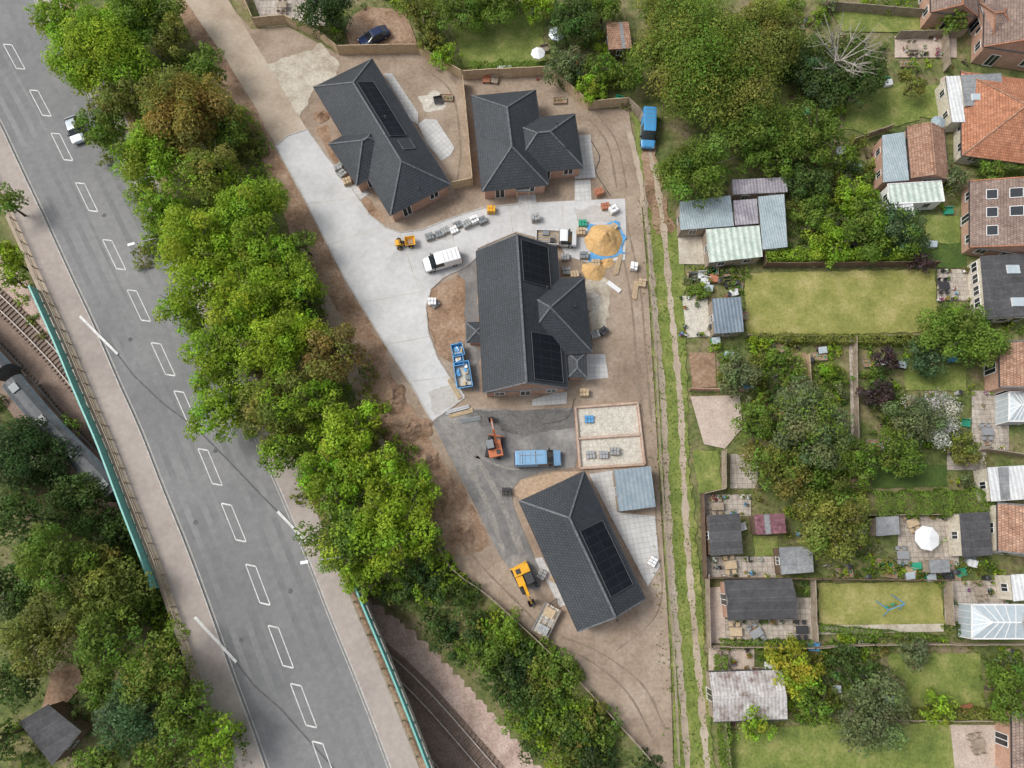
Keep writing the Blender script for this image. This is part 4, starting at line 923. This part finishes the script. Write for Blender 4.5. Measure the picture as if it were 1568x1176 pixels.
for t in [(1090,95,112,12,'olive','mid'),(1010,80,45,9,'mid'),(1150,190,60,9,'mid'),(1065,258,60,9,'mid'),(1250,205,52,9,'mid'),(1170,50,60,10,'olive'),(1040,20,60,10,'olive'),(1320,120,42,8,'dark'),(1240,655,66,8,'grey','mid'),(1275,800,62,7,'olive'),(1190,720,48,7,'olive','mid'),(1160,640,36,6,'mid'),(1475,512,60,8,'mid'),(1215,1022,42,5,'yellow','bright'),(1300,1020,34,5,'dark'),(1335,1095,62,7,'grey'),(1440,1082,28,4,'bright'),(1545,1060,45,6,'mid'),(1405,1000,28,4,'grey'),(1265,700,50,6,'mid'),(1370,695,42,6,'mid'),(1400,645,45,6,'grey'),(1310,700,40,6,'mid'),(1130,580,38,5,'grey'),(1330,350,45,6,'mid'),(1375,350,48,6,'blue','mid'),(1250,330,36,5,'mid'),(1270,370,36,5,'bright'),(1180,240,40,6,'mid'),(1255,120,40,6,'blue'),(1240,280,40,5,'dark'),(1460,30,24,5,'mid'),(1310,300,35,5,'bright'),(1420,545,36,5,'blue'),(1480,690,32,5,'olive'),(1155,1110,30,5,'bright'),(1250,1080,35,5,'mid'),(1460,270,26,4,'grey'),(1520,268,26,4,'mid'),(1200,560,36,4,'mid'),(1345,600,28,4,'purple'),(1360,548,24,4,'purple'),(1412,400,22,3,'purple'),(1400,130,22,4,'olive')]:
    tree(t[0],t[1],t[2],t[3],t[4],pal2=t[5] if len(t)>5 else None,dens=.85,size=.27)
tree(1292,85,75,10,'dark','bare_tree',dens=.3,sparse=1,bark=BARKP); tree(1430,640,48,5,'white','blossom_tree',dens=.4,size=.2,pal2='grey')
for t in [(503,12,38,7,'deep'),(640,15,34,7,'olive'),(700,12,42,7,'mid'),(760,0,45,7,'mid'),(880,20,42,7,'dark'),(920,100,30,5,'mid'),(865,95,34,5,'grey'),(680,85,24,4,'bright'),(905,135,28,4,'bright'),(960,110,30,6,'mid'),(820,8,28,5,'bright'),(735,22,24,4,'bright'),(655,60,24,4,'olive'),(470,20,22,5,'dark'),(925,8,30,6,'mid')]:
    tree(t[0],t[1],t[2],t[3],t[4],dens=.85,size=.26)
def pip(P,q):
    x,y=q; c=False; n=len(P); j=n-1
    for i in range(n):
        if (P[i][1]>y)!=(P[j][1]>y) and x<(P[j][0]-P[i][0])*(y-P[i][1])/(P[j][1]-P[i][1])+P[i][0]: c=not c
        j=i
    return c
def scatter(name,P,n,r0,r1,pals,hf=1.1,size=.22,avoid=True,dens=.8,grow=0):
    L=Leaves(); xs=[p[0] for p in P]; ys=[p[1] for p in P]; k=0; tries=0
    while k<n and tries<n*25:
        tries+=1; q=(random.uniform(min(xs),max(xs)),random.uniform(min(ys),max(ys)))
        if not pip(P,q): continue
        r=random.uniform(r0,r1)**1.0
        if avoid and any(pip(o,(q[0]+dx*r*.7,q[1]+dy*r*.7)) for o in occ for dx,dy in((0,0),(1,0),(-1,0),(0,1),(0,-1))): continue
        g=G(*q,0); zb=h1(g.x,g.y); p=G(*q,zb+r*.06); R=r*SC(*q,zb); H=R*hf
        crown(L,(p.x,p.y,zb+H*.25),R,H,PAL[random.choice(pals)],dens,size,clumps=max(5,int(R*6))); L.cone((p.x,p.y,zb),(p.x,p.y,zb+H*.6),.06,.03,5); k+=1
    if L.c: return L.build(name)
scatter('embankment_bushes',[(640,925),(655,850),(690,870),(820,985),(1000,1172),(1010,1200),(860,1200),(800,1130),(735,1050),(680,985)],72,18,38,['dark','mid','deep','dark','mid','olive','bright'],1.0,.27,False,.75)
scatter('embankment_bushes',[(520,850),(600,870),(680,855),(690,890),(640,925),(580,905)],12,16,28,['mid','dark','bright'],1,.27,False)
scatter('embankment_bushes',[(-20,590),(60,660),(130,735),(190,780),(240,860),(150,850),(60,780),(-20,700)],24,16,30,['deep','mid','dark'],1,.26,False)
scatter('woodland_understorey',[(-20,850),(230,850),(330,1020),(370,1176),(-20,1176),(-20,1100),(40,1060),(120,1000)],45,12,26,['deep','mid','dark','olive'],.9,.27,True,.7)
scatter('roadside_undergrowth',[(70,0),(262,0),(370,170),(410,235),(470,370),(540,500),(600,620),(650,760),(640,860),(560,880),(480,800),(400,690),(330,580),(260,470),(200,340),(140,200)],110,14,30,['mid','mid','olive','bright'],.8,.28,False,.6)
scatter('lineside_weeds',[(-10,400),(40,390),(90,500),(150,640),(120,620),(60,520)],12,7,12,['mid','bright','olive'],.7,.2,False)
gard=['mid','mid','bright','dark','olive','grey','mid','lime','olive']
flow=['yellow','red','purple','white','magenta','rust']
scatter('garden_shrubs',[(1150,0),(1490,0),(1480,110),(1440,200),(1340,280),(1220,270),(1180,180)],90,7,22,gard)
scatter('garden_shrubs',[(1215,270),(1480,200),(1490,400),(1170,400),(1215,360)],90,7,22,gard)
scatter('garden_shrubs',[(1050,520),(1430,522),(1520,600),(1510,760),(1330,785),(1150,700),(1140,600),(1055,590)],185,6,21,gard)
scatter('garden_shrubs',[(1050,410),(1140,400),(1140,520),(1055,520)],22,5,13,gard)
scatter('garden_shrubs',[(1080,690),(1320,700),(1330,880),(1180,890),(1080,850)],60,6,18,gard)
scatter('garden_shrubs',[(1320,785),(1568,770),(1568,890),(1320,890)],45,5,14,gard)
scatter('garden_shrubs',[(1085,985),(1568,980),(1568,1176),(1100,1176)],120,6,20,gard)
scatter('garden_shrubs',[(1160,880),(1568,885),(1568,990),(1230,985)],26,4,11,gard)
scatter('garden_shrubs',[(1430,400),(1568,485),(1568,540),(1440,520)],18,6,16,gard)
scatter('garden_shrubs',[(400,0),(960,-10),(960,160),(900,160),(835,108),(710,112),(640,75),(520,78),(440,35)],105,6,18,gard)
scatter('flowering_plants',[(1050,520),(1500,520),(1568,1176),(1100,1176)],90,2.5,6,flow,1,.16)
scatter('flowering_plants',[(640,0),(950,0),(940,150),(720,110)],28,2.5,5,flow,1,.16)
scatter('flowering_plants',[(1215,0),(1568,0),(1540,400),(1215,400)],50,2.5,6,flow,1,.16)
def hedge(px,w,h,pal,name='garden_hedge',size=.2):
    L=Leaves(); P=[G(*p) for p in px]
    for a,b in zip(P[:-1],P[1:]):
        Ln=(b-a).length; d=(b-a)/Ln; n=V((-d.y,d.x,0)); N=int(Ln*(w+2*h)/(size*size*.8)*2.2)
        t=rng.uniform(0,Ln,N); s=rng.uniform(-(w/2+h),w/2+h,N)
        sx=np.clip(s,-w/2,w/2)+rng.normal(0,.07,N); zz=h-np.maximum(np.abs(s)-w/2,0)+rng.normal(0,.07,N)
        a_=np.array(a);d_=np.array(d);n_=np.array(n)
        wob=.12*np.sin(t*1.7)+.1*np.sin(t*3.1+1)
        p=a_+t[:,None]*d_+(sx*(1+wob))[:,None]*n_; p[:,2]=zz*(1+wob*.5)
        side=np.where(np.abs(s)>w/2,np.sign(s),0)
        nn=side[:,None]*n_+np.where(side==0,1,.2)[:,None]*np.array([0,0,1.])+rng.normal(0,.4,(N,3))
        L.add(p,nn,size*rng.uniform(.6,1.3,N),np.array(PAL[pal])[None,:]*rng.uniform(.7,1.3,N)[:,None]*(1+.15*np.sin(t*2.3))[:,None])
    L.build(name)
hedge([(1328,773),(1513,769)],2.7,1.8,'mid'); hedge([(1165,398),(1400,396)],1.5,1.8,'bright'); hedge([(1145,520),(1430,524)],1.0,1.2,'olive'); hedge([(1100,985),(1240,985)],.8,1,'mid')
hedge([(1100,1000),(1108,1170)],.9,1.6,'mid'); hedge([(1325,1090),(1568,1092)],1.0,1.4,'olive'); hedge([(1060,440),(1062,455),(1085,450)],1,1.2,'mid'); hedge([(1440,470),(1450,515)],1,1.5,'dark'); hedge([(1485,262),(1568,262)],1.4,1.8,'mid'); hedge([(720,108),(835,106)],1.2,1.0,'mid'); hedge([(1250,960),(1445,978)],.6,.8,'mid')
def cover(name,P,n,cols,size=.2,h=.15,tufts=True):
    L=Leaves(); xs=[p[0] for p in P]; ys=[p[1] for p in P]; x=rng.uniform(min(xs),max(xs),n); y=rng.uniform(min(ys),max(ys),n)
    keep=np.array([pip(P,(a,b)) and noise.noise(V((a*.035,b*.035,3)))>-.15+random.uniform(-.15,.15) and not any(pip(o,(a,b)) for o in occ) for a,b in zip(x,y)])
    x,y=x[keep],y[keep]
    pts=np.array([tuple(G(a,b,0)) for a,b in zip(x,y)]); z=hz(pts[:,0],pts[:,1])
    pts=np.array([tuple(G(a,b,zz)) for a,b,zz in zip(x,y,z)]); pts[:,2]=hz(pts[:,0],pts[:,1])+.12+rng.uniform(0,h,len(x))
    ok=pts[:,2]>RZ+.6; pts=pts[ok]; x=x[ok]
    ci=rng.integers(0,len(cols),len(x)); col=np.array([PAL[c] for c in cols])[ci]*rng.uniform(.6,1.05,len(x))[:,None]
    L.add(pts,rng.normal(0,.5,(len(x),3))+np.array([0,0,.9]),size*rng.uniform(.5,1.4,len(x)),col); L.build(name)
cover('verge_grass',[(985,290),(1048,290),(1055,600),(1060,750),(1078,900),(1092,1180),(1036,1180),(1026,1000),(1005,620)],4600,['mid','olive','bright','olive'],.2,.12)
cover('site_edge_weeds',[(975,290),(990,290),(1008,620),(1034,1170),(1012,1170),(995,800),(990,600)],900,['mid','olive'],.2,.12)
cover('rough_grass',[(1045,130),(1568,0),(1568,1176),(1090,1176),(1055,600)],9000,['mid','olive','grey','mid','olive'],.24,.2)
cover('rough_grass',[(400,0),(960,-10),(960,160),(900,160),(835,108),(710,112),(640,75),(520,78)],4000,['mid','olive','bright'],.24,.2)
cover('rough_grass',[(560,930),(690,870),(1010,1190),(700,1190),(600,960)],5000,['mid','dark','olive'],.28,.3)
cover('rough_grass',[(-20,560),(190,760),(400,1180),(-20,1180)],6000,['mid','dark','olive'],.28,.3)
groups=[rect(1060,520,1320,700),rect(1320,520,1510,745),rect(1085,690,1320,885),rect(1320,790,1545,885),rect(1100,985,1560,1100),rect(1220,0,1490,280),rect(1215,270,1480,400),rect(650,10,950,150),rect(1060,410,1140,520)]
for gi,P in enumerate(groups):
    mb=MB(); root=None; k=0
    for _ in range(200):
        if k>=18: break
        u=random.uniform(P[0][0],P[2][0]); v=random.uniform(P[0][1],P[2][1])
        if any(pip(o,(u,v)) for o in occ): continue
        k+=1; mb.M=XF(u,v,random.uniform(-15,15),0); c=random.choice([VWHITE,GREYP,WOODT,WOODB,TERR,BLOCKM,DARKM,STEEL,WOODB,GRNP,CORW,TARP])
        ty=k%4
        if ty==0: mb.cyl((0,0,0),(0,0,.9),.26,.3,c,12); mb.cyl((0,0,.9),(0,0,.96),.31,.2,DARKM,12)
        elif ty==1:
            for i in range(7): mb.abox(-.6,.6,-.4+i*.115,-.4+i*.115+.09,.4,.44,c)
            for x in(-.5,.5): mb.abox(x-.04,x+.04,-.4,.4,0,.4,c)
            mb.abox(-.6,.6,.42,.47,.4,.85,c)
        elif ty==2:
            for s in(-1,1): mb.abox(-.9,.9,s*.5-.03,s*.5+.03,0,.35,WOODB); mb.abox(s*.9-.03,s*.9+.03,-.47,.47,0,.34,WOODB)
            mb.abox(-.87,.87,-.47,.47,.0,.25,SOILB)
            for i in range(4): mb.cyl((-.65+i*.42,random.uniform(-.2,.2),.25),(-.65+i*.42,0,.5),.12,.04,GRNP if i%2 else LAWNG,7)
        else:
            mb.abox(-.5,.5,-.35,.35,0,.6,c); mb.face([(-.55,-.4,.6),(.55,-.4,.6),(.55,.4,.78),(-.55,.4,.78)],CGLASS if k%8==3 else c); mb.abox(-.52,.52,.33,.37,.6,.76,c)
    mb.build('garden_stores_and_planters')
for P in (rect(1375,792,1468,865),rect(1445,890,1540,925),rect(1112,950,1230,985),rect(1082,855,1185,885),rect(1435,414,1486,460),rect(1490,600,1545,690),rect(1085,992,1150,1034),rect(1370,57,1460,86),rect(1080,760,1150,788),rect(1040,455,1086,515)):
    root=empty('potted_plants',G((P[0][0]+P[2][0])/2,(P[0][1]+P[2][1])/2)); mb=MB(); L=Leaves()
    for k in range(14):
        u=random.uniform(P[0][0],P[2][0]); v=random.choice([P[0][1]+2,P[2][1]-2,random.uniform(P[0][1],P[2][1])]); p=G(u,v,.05); r=random.uniform(.14,.3)
        mb.cyl(p,p+V((0,0,r*1.6)),r*.7,r,random.choice([TERR,DARKM,GREYP,TARP,VWHITE,WOODT]),10)
        crown(L,(p.x,p.y,r*1.8),r*1.5,r*1.4,PAL[random.choice(gard+flow)],1,.12,clumps=6)
    mb.build('pots',root); o=L.build('plants'); o.parent=root; o.matrix_parent_inverse=Matrix.Translation(root.location).inverted()
# ---------------------------------------------------------------- camera, light
cam=bpy.data.cameras.new('camera'); cam.lens=24; cam.sensor_width=36; cam.clip_end=5000
co=bpy.data.objects.new('camera',cam); co.location=(0,0,CH); co.rotation_euler=(T,0,0); COL.objects.link(co); scene.camera=co
EL=math.radians(52)
sun=bpy.data.lights.new('sun','SUN'); sun.energy=2.0; sun.angle=math.radians(20); sun.color=(1,.96,.9)
so=bpy.data.objects.new('sun',sun); az=math.radians(285)
dirv=V((math.sin(az)*math.cos(EL),math.cos(az)*math.cos(EL),math.sin(EL))); so.rotation_euler=dirv.to_track_quat('Z','Y').to_euler(); so.location=(0,0,60); COL.objects.link(so)
w=bpy.data.worlds.new('World'); scene.world=w; w.use_nodes=True; nt=w.node_tree; bg=nt.nodes['Background']
sk=nt.nodes.new('ShaderNodeTexSky'); sk.sky_type='NISHITA'; sk.sun_disc=False; sk.sun_elevation=EL; sk.sun_rotation=az; sk.dust_density=4; sk.air_density=1.2
hs=nt.nodes.new('ShaderNodeHueSaturation'); hs.inputs['Saturation'].default_value=.35
nt.links.new(sk.outputs[0],hs.inputs['Color']); nt.links.new(hs.outputs[0],bg.inputs[0]); bg.inputs[1].default_value=.15
scene.view_settings.view_transform='Standard'; scene.view_settings.look='None'; scene.view_settings.exposure=0
print('objects',len(bpy.data.objects),'polys',sum(len(m.polygons) for m in bpy.data.meshes))
